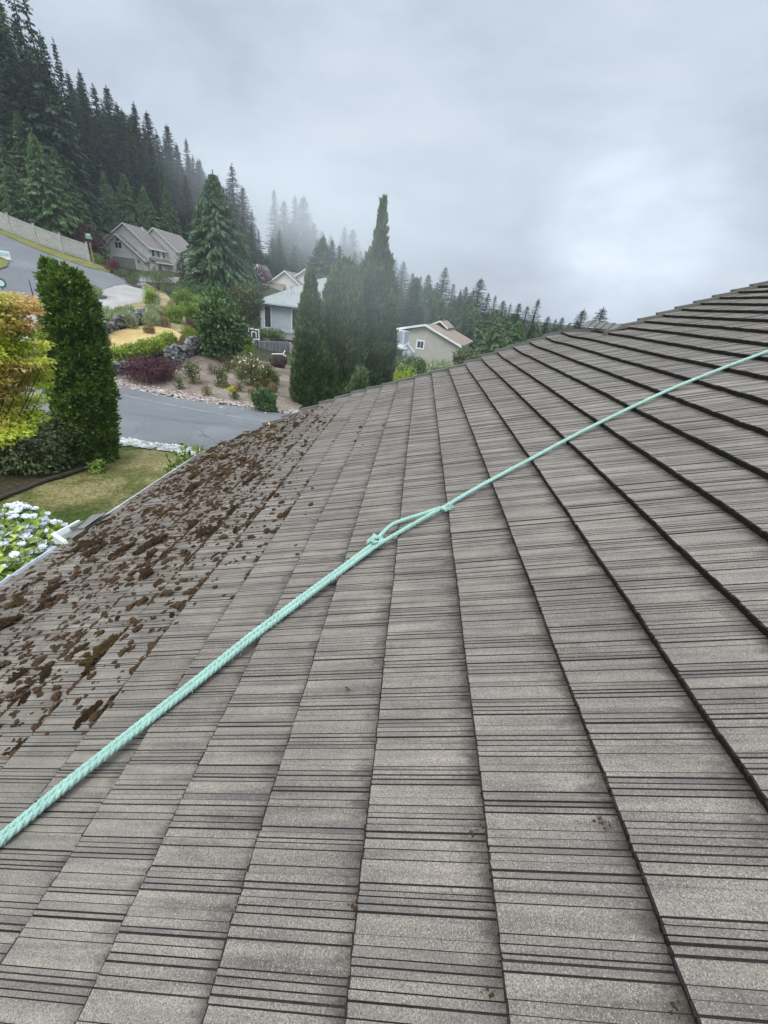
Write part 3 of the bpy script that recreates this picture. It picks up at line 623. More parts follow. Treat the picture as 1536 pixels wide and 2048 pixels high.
# ------------------------------------------------------------------ foliage builders
def unit(a): return a/(np.linalg.norm(a, axis=-1, keepdims=True)+1e-9)
def leaf_quads(C, D, L, Wd, r_, flat=None):
    """diamond leaves: centres C, directions D, lengths L, widths Wd; flat = preferred facing"""
    n = len(C); D = unit(D); Nn = r_.normal(0, 1, (n, 3)) if flat is None else flat+r_.normal(0, .45, (n, 3))
    S = unit(np.cross(D, Nn)); L = np.broadcast_to(L, (n,))[:, None]; Wd = np.broadcast_to(Wd, (n,))[:, None]
    Nn = np.cross(S, D)
    return np.stack([C-D*L*.5, C+S*Wd*.5-D*L*.08+Nn*Wd*.12, C+D*L*.5, C-S*Wd*.5-D*L*.08+Nn*Wd*.12], 1)
def leaf_mesh(name, Q, extra=None):
    n = len(Q); V_ = Q.reshape(-1, 3); F_ = np.arange(4*n).reshape(n, 4)
    return mesh_np(name, V_, F_)
def sph(n, r_):
    return unit(r_.normal(0, 1, (n, 3)))
def fir_mesh(H, R, r_, droop=.35, dens=1.0, low=.08, top=.55, gap=.0, hang=.25, leafL=.85, tws=1.0):
    Q = []; z = low*H
    while z < .975*H:
        t = z/H; L0 = R*max(.04, (1-t))**.78*1.05
        if t < .3: L0 *= .75+.25*t/.3
        nb = int((6+2*(1-t))*dens+r_.uniform(0, 1)); a0 = r_.uniform(0, 6.28)
        for b_ in range(nb):
            if r_.uniform() < gap: continue
            L = L0*r_.uniform(.6, 1.2); a = a0+b_*6.283/nb+r_.normal(0, .25); h = np.array([math.cos(a), math.sin(a), 0]); sd_ = np.array([-h[1], h[0], 0])
            up = .55*t-.12-droop*.25*(1-t)+r_.normal(0, .08); k = max(3, int(L/(.42*tws))); tt = (np.arange(k)+.6)/k
            pts = h*(L*tt)[:, None]; pts[:, 2] = z+L*(up*tt-droop*tt**2+.18*tt**4)
            tw = (L*.30*(1-.55*tt)+.18)*tws
            for sg in (-1, 1):
                D_ = h*.75+sg*sd_*.75+np.array([0, 0, -hang])+r_.normal(0, .15, (k, 3)); D_ = unit(D_)
                Q.append(leaf_quads(pts+D_*tw[:, None]*.5, D_, tw*1.1, tw*.42+.05, r_, np.array([0, 0, 1.0])))
            Dt = unit(h+np.array([0, 0, up-1.2*droop*.6])+r_.normal(0, .1, (k, 3)))
            Q.append(leaf_quads(pts, Dt, np.full(k, L/k*1.5), np.full(k, .16), r_, np.array([0, 0, 1.0])))
            Dh = unit(np.array([0, 0, -1.0])+h*.25+r_.normal(0, .3, (k, 3))); hl = leafL*.55*r_.uniform(.5, 1.2, k)*(.4+.6*min(1, L/2))
            Q.append(leaf_quads(pts+Dh*hl[:, None]*.45, Dh, hl, hl*.5, r_, h))
        z += (.30+.42*(1-t))*H/26*r_.uniform(.8, 1.2)/max(.6, dens**.5)
    n = 26; zz = np.linspace(.93, 1.0, n)*H; aa = r_.uniform(0, 6.28, n); Dl = unit(np.c_[np.cos(aa), np.sin(aa), r_.uniform(.1, 1.2, n)]); ll = (1.02-zz/H)*H*.22+.12
    C_ = np.c_[np.zeros(n), np.zeros(n), zz]+Dl*ll[:, None]*.4
    Q.append(leaf_quads(C_, Dl, ll, ll*.35, r_)); Q.append(leaf_quads(np.array([[0, 0, .985*H]]), np.array([[0, 0, 1.0]]), .06*H, .10, r_))
    return np.concatenate(Q)
def conifer_dense(H, R, r_, n, L, Wd, prof, updir=.6, nc=900, rc=.16, tall=1.5, inner=.2):
    """column or cone clothed in upright sprays: cypress, arborvitae"""
    m_ = max(8, n//nc); z = r_.uniform(0, 1, nc*3); keep = r_.uniform(0, 1, nc*3) < prof(z)/max(1e-6, prof(np.linspace(0, 1, 50)).max()); z = z[keep][:nc]; nc = len(z)
    a = r_.uniform(0, 6.283, nc); rad = R*prof(z)*(1-inner*r_.uniform(0, 1, nc)**2)*r_.uniform(.9, 1.08, nc)
    c_ = np.c_[np.cos(a)*rad, np.sin(a)*rad, z*H]; o_ = np.c_[np.cos(a), np.sin(a), np.zeros(nc)]
    rcs = rc*r_.uniform(.5, 1.65, nc)*(.5+.5*np.minimum(1, prof(z)*2))
    d = unit(r_.normal(0, 1, (nc, m_, 3))+o_[:, None]*.7+np.array([0, 0, .35])); q = r_.uniform(.35, 1, (nc, m_, 1))
    C_ = c_[:, None]+d*q*rcs[:, None, None]*np.array([1, 1, tall])
    D_ = unit(d*(1-updir)+np.array([0, 0, updir])+o_[:, None]*.25+r_.normal(0, .18, (nc, m_, 3)))
    k = nc*m_; C_ = C_.reshape(-1, 3); D_ = D_.reshape(-1, 3); d = d.reshape(-1, 3)
    C_[:, 2] = np.maximum(C_[:, 2], .03)
    return leaf_quads(C_, D_, L*r_.uniform(.6, 1.3, k), Wd*r_.uniform(.7, 1.2, k), r_, d)
def blobs(cs, n, L, Wd, r_, up=.3, shell=.55, lowcut=-.55, out=.7, facing=.5):
    """leaf clumps: cs = [(cx,cy,cz,rx,ry,rz)]"""
    cs = np.asarray(cs, float); vol = (cs[:, 3]*cs[:, 4]+cs[:, 4]*cs[:, 5]+cs[:, 3]*cs[:, 5]); k = r_.choice(len(cs), n, p=vol/vol.sum())
    d = sph(n*2, r_); d = d[d[:, 2] > lowcut][:n]; k = k[:len(d)]; n = len(d)
    rr = 1-shell*r_.uniform(0, 1, n)**2
    rr = rr*(1+.13*vnoise(d*2.2+cs[k, :3], 1.6, 3)+.07*vnoise(d*5+cs[k, :3], 2, 4))
    C_ = cs[k, :3]+d*cs[k, 3:]*rr[:, None]
    D_ = unit(d*out+np.array([0, 0, up])+r_.normal(0, .5, (n, 3)))
    return leaf_quads(C_, D_, L*r_.uniform(.6, 1.3, n), Wd*r_.uniform(.7, 1.3, n), r_, d+np.array([0, 0, facing]))
def stems(parts, r0, r_, seg=5):
    B = MB()
    for p_, q_, a, b_ in parts:
        p_ = np.array(p_, float); q_ = np.array(q_, float); mid_ = (p_+q_)/2+r_.normal(0, .06, 3)*np.linalg.norm(q_-p_)
        B.tube([p_, mid_, q_], [a, (a+b_)/2, b_], seg)
    return B

# foliage colours
M['fir'] = foliage('fir_needles', [(.014, .036, .020), (.034, .070, .036), (.075, .120, .055)], .35, .15)
M['fir_g'] = foliage('green_fir_needles', [(.026, .052, .024), (.055, .098, .038), (.105, .160, .058)], .35, .2)
M['cedar'] = foliage('cedar_sprays', [(.040, .080, .028), (.080, .145, .046), (.15, .23, .08)], .5, .2)
M['weeping'] = foliage('weeping_cedar_sprays', [(.040, .082, .040), (.080, .140, .065), (.15, .22, .10)], .6, .2)
M['cypress'] = foliage('cypress_sprays', [(.055, .095, .036), (.105, .160, .058), (.185, .240, .090)], .8, .2)
M['arbor'] = foliage('arborvitae_sprays', [(.055, .105, .014), (.120, .205, .032), (.240, .340, .070)], 2.2, .2, .55)
M['far'] = foliage('far_conifers', [(0.032, 0.058, 0.035), (0.072, 0.106, 0.058)], .2, .15)
M['broad'] = foliage('dark_broadleaf', [(.045, .085, .030), (.085, .150, .048), (.17, .25, .085)], 1.4, .2, .45)
M['broad2'] = foliage('olive_broadleaf', [(.065, .085, .034), (.115, .145, .055), (.19, .225, .09)], 1.2, .2)
M['lime'] = foliage('lime_leaves', [(.15, .22, .025), (.29, .38, .045), (.45, .50, .09)], 1.6, .3)
M['rhodo'] = foliage('bright_rhododendron', [(.09, .155, .03), (.20, .29, .05), (.36, .43, .09)], 1.6, .3)
M['purple'] = foliage('purple_leaves', [(0.048, 0.016, 0.022), (0.096, 0.032, 0.042), (0.160, 0.064, 0.067)], 1.5, .25)
M['redbush'] = foliage('red_leaves', [(0.084, 0.014, 0.020), (0.182, 0.031, 0.039)], 2, .25)
M['sage'] = foliage('sage_green', [(0.204, 0.252, 0.120), (0.336, 0.396, 0.204), (0.480, 0.516, 0.312)], 1.5, .2)
M['yellow'] = foliage('yellow_flowers', [(0.450, 0.400, 0.030), (0.620, 0.560, 0.060)], 3, .2)
M['maple'] = foliage('maple_leaves', [(.2, .2, .02), (.5, .4, .1)], .9, .4, .5, .3, [(.33, (.32, .42, .04)), (.50, (.56, .62, .08)), (.64, (.68, .64, .13)), (.75, (.70, .52, .18))])
M['maple_warm'] = foliage('maple_warm_leaves', [(.48, .48, .07), (.72, .55, .17), (.74, .43, .21)], 1.2, .4, .5, .3)
M['hyd'] = foliage('hydrangea_leaves', [(.12, .20, .03), (.32, .42, .08), (.52, .58, .17)], 2.5, .3, .5)
M['flower'] = foliage('pale_blue_blossom', [(.80, .83, .88), (.92, .93, .94)], 4, .3, .6, .15)
M['rose'] = foliage('pale_pink_roses', [(0.720, 0.520, 0.420), (0.850, 0.740, 0.600)], 3, .2, .6, .15)
M['rosegreen'] = foliage('rose_foliage', [(0.050, 0.080, 0.020), (0.120, 0.150, 0.040), (0.240, 0.220, 0.070)], 1.5, .25)
M['dry'] = foliage('dry_stalks', [(0.200, 0.160, 0.070), (0.340, 0.280, 0.130)], 1.5, .15)

def plant(name, label, cat, base, Q, mat, parts=None, part_name='crown', stem_mat='bark', stem_name='trunk', group=None, extra=()):
    t_ = empty(name, base, 0, label, cat, group)
    link(part_name, leaf_mesh(part_name, Q), M[mat] if isinstance(mat, str) else mat, t_)
    if parts is not None: link(stem_name, parts, M[stem_mat], t_)
    for nm, Qx, mx in extra: link(nm, leaf_mesh(nm, Qx), M[mx], t_)
    return t_
def trunk_mesh(H, r0, k=7, bend=.0, r_=rng):
    B = MB(); z = np.linspace(-.4, H, k); B.tube(np.c_[np.cumsum(r_.normal(0, bend, k)), np.cumsum(r_.normal(0, bend, k)), z], r0*(1-.93*np.linspace(0, 1, k)), 7)
    return mesh_np('trunk', np.concatenate(B.V), B.F, smooth=True)

# ------------------------------------------------------------------ the wooded hillside
FV = []
for k in range(9):
    r_ = np.random.default_rng(100+k)
    Q = fir_mesh(26, [4.2, 3.4, 4.8, 3.8, 3.0, 5.0, 4.4, 2.6, 5.6][k], r_, [.3, .4, .35, .5, .3, .45, .25, .35, .5][k], [1, .95, 1.1, .9, .9, 1.05, 1, .8, .85][k], [.06, .10, .05, .12, .1, .06, .08, .15, .1][k], gap=[.03, .12, .05, .15, .10, .08, .05, .2, .38][k], hang=[.25, .35, .3, .5, .2, .45, .2, .3, .7][k])
    FV.append((leaf_mesh('crown', Q), trunk_mesh(25.6, .38)))
CV = []
for k in range(3):
    r_ = np.random.default_rng(200+k)
    CV.append((leaf_mesh('crown', fir_mesh(18, [5.2, 4.6, 5.6][k], r_, .55, 1.35, .02, hang=.9, leafL=1.7)), trunk_mesh(17.5, .35)))
WV = [(leaf_mesh('crown', fir_mesh(18, 6.0, np.random.default_rng(260), .62, 1.9, .02, hang=1.5, leafL=1.5, tws=.55)), trunk_mesh(17.5, .35))]
def fir(px, py, dist, k, kind='fir', label=None, group=None, wide=1.0, name='fir_tree', low=0.0, cat='tree'):
    top = P(px, py, dist); zb = float(ground(top[0], top[1]))-low; H = max(5, top[2]-zb); src, h0 = (WV, 18.0) if kind == 'weeping' else (CV, 18.0) if kind == 'cedar' else (FV, 26.0)
    cm, tm = src[k % len(src)]
    t_ = empty(name, (top[0], top[1], zb), rng.uniform(0, 6.28), label or 'dark fir tree standing in the wood on the hillside', cat, group)
    for nm, me in (('crown', cm), ('trunk', tm)):
        o_ = bpy.data.objects.new(nm, me); col.objects.link(o_); o_.parent = t_
        if nm == 'crown':
            if not me.materials: me.materials.append(M['fir'])
            o_.material_slots[0].link = 'OBJECT'; o_.material_slots[0].material = M[kind]
        elif not me.materials: me.materials.append(M['bark'])
        s_ = H/h0; o_.scale = (s_**.75*wide, s_**.75*wide, s_)
    return t_
GH = 'fir trees on the wooded hillside'
SKY = [(12, -70, 92), (44, -20, 88), (78, 60, 92), (105, 75, 98), (133, 140, 104), (157, 138, 100), (185, 166, 108), (211, 170, 112), (232, 205, 112), (266, 203, 104), (292, 220, 112), (312, 262, 110),
       (333, 248, 122), (352, 285, 115), (371, 276, 118), (396, 322, 112), (463, 326, 128), (485, 372, 130), (503, 420, 142), (548, 378, 165), (568, 400, 160), (590, 390, 165), (607, 392, 172), (628, 445, 160), (645, 460, 175), (662, 470, 185),
       (690, 453, 190), (706, 458, 195), (722, 500, 180), (742, 492, 190), (768, 512, 170), (792, 516, 165), (808, 522, 170), (826, 545, 165), (842, 552, 160), (858, 548, 165), (875, 565, 160), (892, 533, 150), (908, 566, 150), (922, 578, 148), (933, 572, 150), (948, 578, 145),
       (963, 556, 135), (978, 585, 140), (992, 590, 138), (1008, 600, 135), (1022, 606, 130), (1040, 605, 128), (1056, 612, 125), (1078, 597, 110), (1098, 632, 125), (1112, 638, 130), (1126, 634, 140), (1140, 645, 150), (1152, 655, 150)]
for q, (px, py, dd) in enumerate(SKY): fir(px, py, dd+(30 if 130 < px < 405 else 0), (8 if q in (0, 1) else (q*3+q//5) % 8), 'fir' if px < 900 or q % 2 else 'fir_g', None, GH, rng.uniform(.8, 1.0) if px < 130 else rng.uniform(1.2, 1.9) if px < 520 else rng.uniform(1.7, 2.6))
fir(1156, 640, 120, 1, 'fir', 'small dark fir peeping over the ridge, leftmost of the three tops there', None, 1.9)
fir(1169, 617, 115, 2, 'fir', 'thin topped dark fir behind the ridge, middle of the three tops there', None, 1.9)
fir(1208, 614, 112, 5, 'fir', 'broad dark fir behind the ridge, alone against the cloud on the right', None, 2.1)
# the wood below the skyline
for q in range(46):
    px = rng.uniform(120, 470); sky_y = np.interp(px, [-60, 40, 155, 266, 371, 463, 548, 600], [-100, 0, 150, 215, 290, 350, 400, 410])
    fir(px, sky_y+rng.uniform(8, 60), rng.uniform(140, 160), int(rng.integers(8)), 'fir' if rng.uniform() < .7 else 'fir_g', None, GH, rng.uniform(1.3, 2.2))
for q in range(92):
    px = rng.uniform(-60, 560); sky_y = np.interp(px, [-60, 40, 155, 266, 371, 463, 548, 600], [-100, 0, 150, 215, 290, 350, 400, 410])
    py = sky_y+rng.uniform(25, 150); fir(px, py, rng.uniform(90, 118)+max(0, px-400)*.24+(34 if 55 < px < 420 else 0), int(rng.integers(8)), 'fir' if rng.uniform() < .65 else 'fir_g', None, GH, rng.uniform(1.1, 1.7))
for q in range(110):
    px = rng.uniform(540, 1150); sky_y = np.interp(px, [560, 690, 790, 890, 965, 1075, 1150], [420, 480, 530, 565, 590, 630, 655])
    py = sky_y+rng.uniform(6, 62)*(1 if px < 1000 else .5); fir(px, py, rng.uniform(105, 150)+(30 if px < 640 else 0), int(rng.integers(8)), 'fir_g' if rng.uniform() < .6 else 'cedar', None, GH, 1.6)
# paler cedars along the edge of the wood
GC = 'cedars at the edge of the wood'
for q, (px, py, dd) in enumerate([(-20, 250, 84), (30, 215, 88), (62, 262, 82), (105, 290, 86), (12, 330, 80), (135, 345, 86), (160, 350, 120), (205, 340, 124), (245, 345, 116), (285, 370, 120), (330, 372, 122)]):
    fir(px, py, dd, q, 'cedar', 'broad mid green cedar at the edge of the wood above the fence', GC, 1.0, 'cedar_tree')
fir(425, 340, 70, 0, 'weeping', 'large pale green weeping cedar right of the beige gabled house', None, 1.22, 'weeping_cedar')
fir(482, 462, 74, 1, 'cedar', 'shorter yellowish green cedar just right of the large weeping cedar', None, .95, 'cedar_tree')
for q, (px, py, dd) in enumerate([(905, 610, 92), (945, 640, 84), (1000, 630, 90), (985, 660, 78), (1040, 640, 88), (870, 600, 98)]):
    fir(px, py, dd, q+1, 'fir_g' if q % 2 else 'cedar', 'bushy green conifer in the wood behind the orange roofed house', 'conifers behind the orange roofed house', 1.3, 'conifer')

# ------------------------------------------------------------------ the three dark cypresses beside the roof
def prof_cone(p0, p1): return lambda z: np.clip((1-z)**p0, .0, 1)*np.clip((z+.05)/.12, .55, 1)
SP3 = lambda z: np.interp(z, [0, .1, .35, .6, .70, .78, .86, 1], [.75, .95, 1.0, .82, .55, .26, .17, .03])
SP1 = lambda z: np.interp(z, [0, .1, .3, .55, .75, .85, 1], [.8, 1.0, .92, .68, .42, .26, .05])
SP2 = lambda z: np.interp(z, [0, .1, .4, .7, .88, .96, 1], [.8, 1.0, .95, .78, .5, .28, .06])
def cypress(px, pyt, dist, R, label, seed, n, p0=.62, name='cypress_tree', L=.34, mat='cypress', lean=(0, 0), zb=None):
    top = P(px, pyt, dist); x_, y_ = top[0], top[1]; zb = float(ground(x_, y_)) if zb is None else zb; H = top[2]-zb; r_ = np.random.default_rng(seed)
    Q = conifer_dense(H, R, r_, n, L, L*.45, (prof_cone(p0, 1) if isinstance(p0, float) else p0), .62, n//22, .25*min(1, R/1.0), 2.4)
    tip = r_.uniform(.8, 1.0, n//40); Dt = unit(r_.normal(0, .35, (len(tip), 3))+[0, 0, 1]); rad_ = R*(.08 if not isinstance(p0, float) else (1-tip)**p0)*r_.uniform(.3, 1.25, len(tip)); aa = r_.uniform(0, 6.28, len(tip))
    Q = np.concatenate([Q, leaf_quads(np.c_[np.cos(aa)*rad_, np.sin(aa)*rad_, tip*H*1.005], Dt, .55, .13, r_)])
    return plant(name, label, 'tree', (x_, y_, zb), Q, mat, trunk_mesh(H*.95, .22))
cypress(622, 546, 25.5, .92, 'narrow dark cypress, leftmost of the tall ones behind the roof edge', 31, 26000, SP1)
cypress(690, 524, 27.5, 1.42, 'broad rounded cypress between the narrow one and the tallest one', 32, 32000, SP2)
cypress(768, 400, 29.0, 1.42, 'tallest cypress with a thin leaning tip rising into the mist', 33, 40000, SP3)
cypress(652, 700, 26.0, .9, 'low dark cypress filling the gap at the foot of the tall ones', 34, 10000, .6)
cypress(722, 745, 21.0, .8, 'small cypress shrub just behind the roof edge below the tall cypresses', 35, 6000, .5, 'cypress_shrub', .25)

# ------------------------------------------------------------------ the clipped arborvitae columns by the lawn
def arbor(px, pyt, base_px, R, label, seed, n, p=lambda z: np.clip(1.02-z**6, 0.02, 1)**.6*(.78+.22*np.clip(z/.35, 0, 1))):
    b_ = G(*base_px); d_ = math.hypot(b_[0], b_[1]); tp = P(px, pyt, d_); H = tp[2]-b_[2]; r_ = np.random.default_rng(seed)
    Q = conifer_dense(H, R, r_, n, .14, .075, p, .30, n//16, .13, 1.2, .30)
    lean = np.array([tp[0]-b_[0], tp[1]-b_[1]])*.9; f_ = (Q[..., 2:3]/H)
    Q[..., :2] += lean*f_
    return plant('arborvitae', label, 'tree', b_, Q, 'arbor', trunk_mesh(H*.9, .12))
pc = lambda z: np.clip(1-z, 0, 1)**.42*(.45+.55*np.clip(z/.35, 0, 1))
pb = lambda z: np.clip(1-z**3.4, 0, 1)**.55*(.52+.48*np.clip(z/.4, 0, 1))
arbor(97, 515, (158, 922), .54, 'pointed arborvitae column, leftmost tip of the tight clump by the lawn', 41, 16000, pc)
arbor(126, 528, (182, 926), .72, 'thickest arborvitae column in the middle of the clump by the lawn', 42, 26000, pb)
arbor(154, 540, (212, 922), .56, 'arborvitae column on the right of the clump, bulging at its foot', 43, 18000, pb)

# ------------------------------------------------------------------ shrubs and small trees round the lawn
r_ = np.random.default_rng(50)
b_ = P_on(-70, 930, 12.6)
tiers = []
rt = np.random.default_rng(51); MPX = []
for (px, py, rx) in [(15, 602, .55), (-25, 610, .6), (40, 622, .42), (-10, 640, .6), (20, 650, .5), (-40, 665, .6), (55, 668, .33), (5, 680, .55), (75, 690, .3), (35, 700, .5), (-20, 708, .6), (82, 722, .26), (55, 728, .45), (10, 738, .55), (70, 752, .35), (-30, 752, .6), (40, 765, .5), (85, 770, .2), (0, 785, .5), (60, 800, .38), (25, 812, .5), (-25, 815, .6), (50, 838, .4), (5, 845, .5), (80, 742, .22), (72, 826, .2), (30, 862, .4), (-10, 870, .5), (-50, 700, .6), (-60, 790, .6)]:
    MPX.append((px, py)); c_ = P(px, py, 12.2+rt.normal(0, .35))-b_; tiers.append((*c_, rx, rx*1.1, rx*rt.uniform(.24, .48)))
warm_ = [q for q, t_ in zip(tiers, MPX) if t_[1] < 655 or (725 < t_[1] < 790 and t_[0] < 62)]; cool_ = [q for q in tiers if q not in warm_]
Q = blobs(cool_, 10500, .10, .055, r_, -.15, .85, -.75, .8, 2.2); Qw = blobs(warm_, 6500, .10, .055, r_, -.15, .85, -.75, .8, 2.2)
pr = [((0, 0, 0), (.1, -.1, 1.5), .09, .07)]
for q in tiers: pr.append(((.1, -.1, 1.0+.6*r_.uniform()), tuple(np.array(q[:3])-[0, 0, .1]), .02, .006))
Bt = stems(pr, .1, r_); plant('japanese_maple', 'japanese maple with layered yellow green and orange leaves left of the arborvitae', 'tree', b_, Q, 'maple', mesh_np('trunk', np.concatenate(Bt.V), Bt.F), stem_mat='bark', extra=[('orange_sprays', Qw, 'maple_warm')])
def bush(name, label, px, pyb, w, h, mat, seed, n=1500, L=.12, Wd=.07, group=None, nb=5, up=.3, cat='shrub', dist=None, extra=None, lowcut=-.9):
    b_ = P_on(px, pyb, dist) if dist else G(px, pyb); r_ = np.random.default_rng(seed)
    cs = [(0, 0, h*.48, w*.47, w*.47, h*.5), (0, 0, h*.26, w*.44, w*.44, h*.3)]+[(r_.uniform(-.3, .3)*w, r_.uniform(-.3, .3)*w, h*r_.uniform(.35, .72), w*r_.uniform(.2, .33), w*r_.uniform(.2, .33), h*r_.uniform(.2, .32)) for _ in range(nb)]
    Q = blobs(cs, int(n*1.9), L, Wd, r_, up, lowcut=lowcut); Q[..., 2] = np.maximum(Q[..., 2], .02)
    B = stems([((0, 0, -.1), (r_.uniform(-.3, .3)*w, r_.uniform(-.3, .3)*w, h*.75), .025+.012*h, .008) for _ in range(5)], .03, r_)
    ex = []
    if extra:
        nm, ne, Le, me_ = extra; ex = [(nm, blobs(cs, ne, Le, Le*.9, r_, .8, .12, -.1, .3), me_)]
    return plant(name, label, cat, b_, Q, mat, mesh_np('stems', np.concatenate(B.V), B.F), 'foliage', 'bark', 'stems', group, ex)
bush('barberry_shrub', 'dark arching shrub in the shaded bed left of the arborvitae foot', 92, 938, 2.2, 1.9, 'broad2', 60, 3800, .15, .065, up=-.1)
bush('evergreen_shrub', 'very dark shrub at the left edge under the japanese maple', 0, 935, 2.4, 2.0, 'broad', 61, 3600, .13, .06)
bush('hosta', 'small pale green leafy plant at the foot of the arborvitae', 197, 945, .55, .38, 'rhodo', 62, 160, .17, .10, nb=2, cat='plant')
bush('laurel_shrub', 'light green leafy shrub top showing over the eave beside the road', 393, 905, 1.35, 2.75, 'rhodo', 63, 2600, .16, .07, dist=8.9, cat='shrub')
bush('laurel_shrub', 'pair of leafy green shoots above the gutter near the roof corner', 452, 880, .7, 2.7, 'rhodo', 64, 600, .16, .07, dist=9.2)
bush('laurel_shrub', 'upright leafy shoot beside the roof corner against the road', 497, 862, .55, 2.72, 'rhodo', 65, 520, .17, .07, dist=9.6)
# hydrangea in flower below the gutter
r_ = np.random.default_rng(66); b_ = P_on(30, 1160, 7.6); cs = []
for (px, py, R_, dd) in [(45, 1050, .42, 7.7), (85, 1075, .42, 7.5), (10, 1075, .45, 7.6), (55, 1095, .45, 7.4), (20, 1120, .5, 7.3), (-30, 1070, .45, 7.7), (60, 1135, .45, 7.1), (0, 1150, .5, 7.0), (95, 1105, .3, 7.4), (-40, 1130, .5, 7.2), (30, 1030, .25, 7.8), (40, 1190, .6, 7.3), (-20, 1200, .6, 7.2), (10, 1250, .65, 7.3), (70, 1170, .5, 7.4), (40, 1290, .6, 7.6)]:
    c_ = P(px, py, dd)-b_; cs.append((*c_, R_*.8, R_*.8, R_*.62))
Q = blobs(cs, 5200, .15, .085, r_, .2, .5, -.9)
fl = []
for q in range(430):
    k = r_.integers(len(cs)); d_ = sph(1, r_)[0]; d_[2] = abs(d_[2])*.8+.1; c_ = np.array(cs[k][:3])+unit(d_)*np.array(cs[k][3:])*r_.uniform(.95, 1.12); R_ = r_.uniform(.032, .062)
    dd_ = sph(34, r_); dd_[:, 2] *= .45; fl.append(leaf_quads(c_+dd_*R_, dd_+[0, 0, .6], .045, .04, r_, np.array([0, 0, 1.0])))
Bt = stems([((0, 0, -.1), tuple(np.array(q[:3])), .03, .012) for q in cs], .03, r_)
plant('hydrangea', 'hydrangea bush with pale blue white flower heads below the gutter', 'shrub', b_, Q, 'hyd', mesh_np('stems', np.concatenate(Bt.V), Bt.F), 'foliage', 'bark', 'stems', None, [('blossoms', np.concatenate(fl), 'flower')])

# ------------------------------------------------------------------ the planted slope across the road
def S(name, label, px, pyb, wpx, hpx, mat, seed, **kw):
    b_ = G(px, pyb); d_ = np.linalg.norm(b_); f_ = F_PX*1.12/(d_); return bush(name, label, px, pyb, wpx/f_, hpx/f_, mat, seed, **kw)
S('round_shrub', 'clipped round green shrub in a brick ring at the left end of the gravel', 71, 622, 30, 22, 'rhodo', 70, n=900)
S('round_shrub', 'clipped round green shrub in a brick ring right of the arborvitae tops', 190, 592, 26, 17, 'rhodo', 71, n=800)
S('round_shrub', 'small clipped shrub in a brick ring at the top of the gravel bed', 266, 570, 22, 14, 'broad2', 72, n=600)
S('rhododendron', 'bright green rhododendron above the sage plants in the dry slope', 303, 615, 26, 34, 'lime', 73, n=1100, L=.16)
S('rhododendron', 'bright rounded rhododendron, left of the pair above the purple maple', 352, 646, 30, 30, 'rhodo', 74, n=1400, L=.16)
S('rhododendron', 'bright rounded rhododendron, right of the pair above the purple maple', 386, 646, 32, 34, 'rhodo', 75, n=1500, L=.16)
S('rhododendron', 'wide green rhododendron in front of the dark juniper hedge', 364, 610, 34, 28, 'rhodo', 76, n=1300, L=.16)
S('rhododendron', 'green rhododendron at the foot of the weeping cedar', 402, 620, 38, 28, 'rhodo', 77, n=1500, L=.16)
S('juniper_hedge', 'dark spreading juniper in front of the beige gabled house', 318, 582, 66, 34, 'broad2', 78, n=2200, nb=8)
S('juniper_hedge', 'dark juniper mound under the weeping cedar branches', 395, 600, 80, 30, 'broad', 79, n=2200, nb=8)
S('laceleaf_maple', 'weeping purple laceleaf maple in front of the low stone wall by the road', 302, 762, 96, 46, 'purple', 80, n=4200, L=.15, Wd=.04, up=-.5, nb=8, cat='tree')
S('laceleaf_maple', 'small purple laceleaf maple behind the lime green ball shrub', 392, 672, 50, 28, 'purple', 81, n=1800, L=.15, Wd=.04, up=-.4, cat='tree')
S('ball_shrub', 'lime green ball shaped shrub above the rough stone wall', 380, 685, 29, 30, 'lime', 82, n=1500, L=.09, Wd=.05, nb=1)
S('camellia', 'large dark green leafy shrub above the mulch slope', 446, 722, 92, 124, 'broad', 83, n=3600, L=.34, Wd=.17, nb=14)
S('viburnum', 'large rounded olive green shrub left of the grey roofed house', 490, 668, 70, 92, 'broad2', 84, n=3600, L=.26, Wd=.13, nb=12)
S('rose_bush', 'straggly green rose bush on the mulch in the middle of the slope', 388, 768, 32, 44, 'rosegreen', 85, n=360, L=.11)
S('rose_bush', 'thin yellowish rose bush right of the straggly green one', 443, 772, 30, 38, 'rosegreen', 86, n=260, L=.11)
S('rose_bush', 'tall rose bush covered in pale pink blooms beside the concrete wall', 503, 772, 58, 62, 'rosegreen', 87, n=1100, L=.11, extra=('blossoms', 60, .17, 'rose'))
S('rose_bush', 'lower rose bush with few blooms left of the dark cypress', 540, 770, 40, 40, 'rosegreen', 88, n=700, L=.11, extra=('blossoms', 22, .12, 'yellow'))
S('tall_perennial', 'tall pale yellow green perennial against the concrete wall', 497, 716, 26, 40, 'lime', 89, n=500, L=.2, Wd=.05, up=.8, cat='plant')
S('stonecrop', 'low bright yellow stonecrop mound on the mulch', 466, 783, 22, 9, 'yellow', 90, n=600, L=.07, nb=2, cat='plant')
S('stonecrop', 'flat olive groundcover mound left of the yellow stonecrop', 446, 776, 30, 9, 'rosegreen', 91, n=500, L=.07, nb=2, cat='plant')
S('laurel_ball', 'compact dark green laurel ball at the road edge by the cypress', 532, 822, 48, 46, 'broad', 92, n=3000, L=.13, Wd=.06, nb=3)
S('red_barberry', 'rounded dark red shrub at the corner of the garage', 227, 546, 22, 22, 'redbush', 93, n=800)
S('low_shrub', 'grey green low shrub in front of the garage door', 243, 556, 22, 14, 'broad2', 94, n=500)
S('low_shrub', 'dark clipped low shrub right of the garage drive', 266, 560, 26, 14, 'broad', 95, n=700)
S('low_shrub', 'yellow green shrub at the foot of the street sign', 196, 528, 20, 16, 'rhodo', 96, n=500)
S('low_shrub', 'green shrub between the fence end and the garage', 194, 516, 22, 24, 'broad2', 97, n=600)
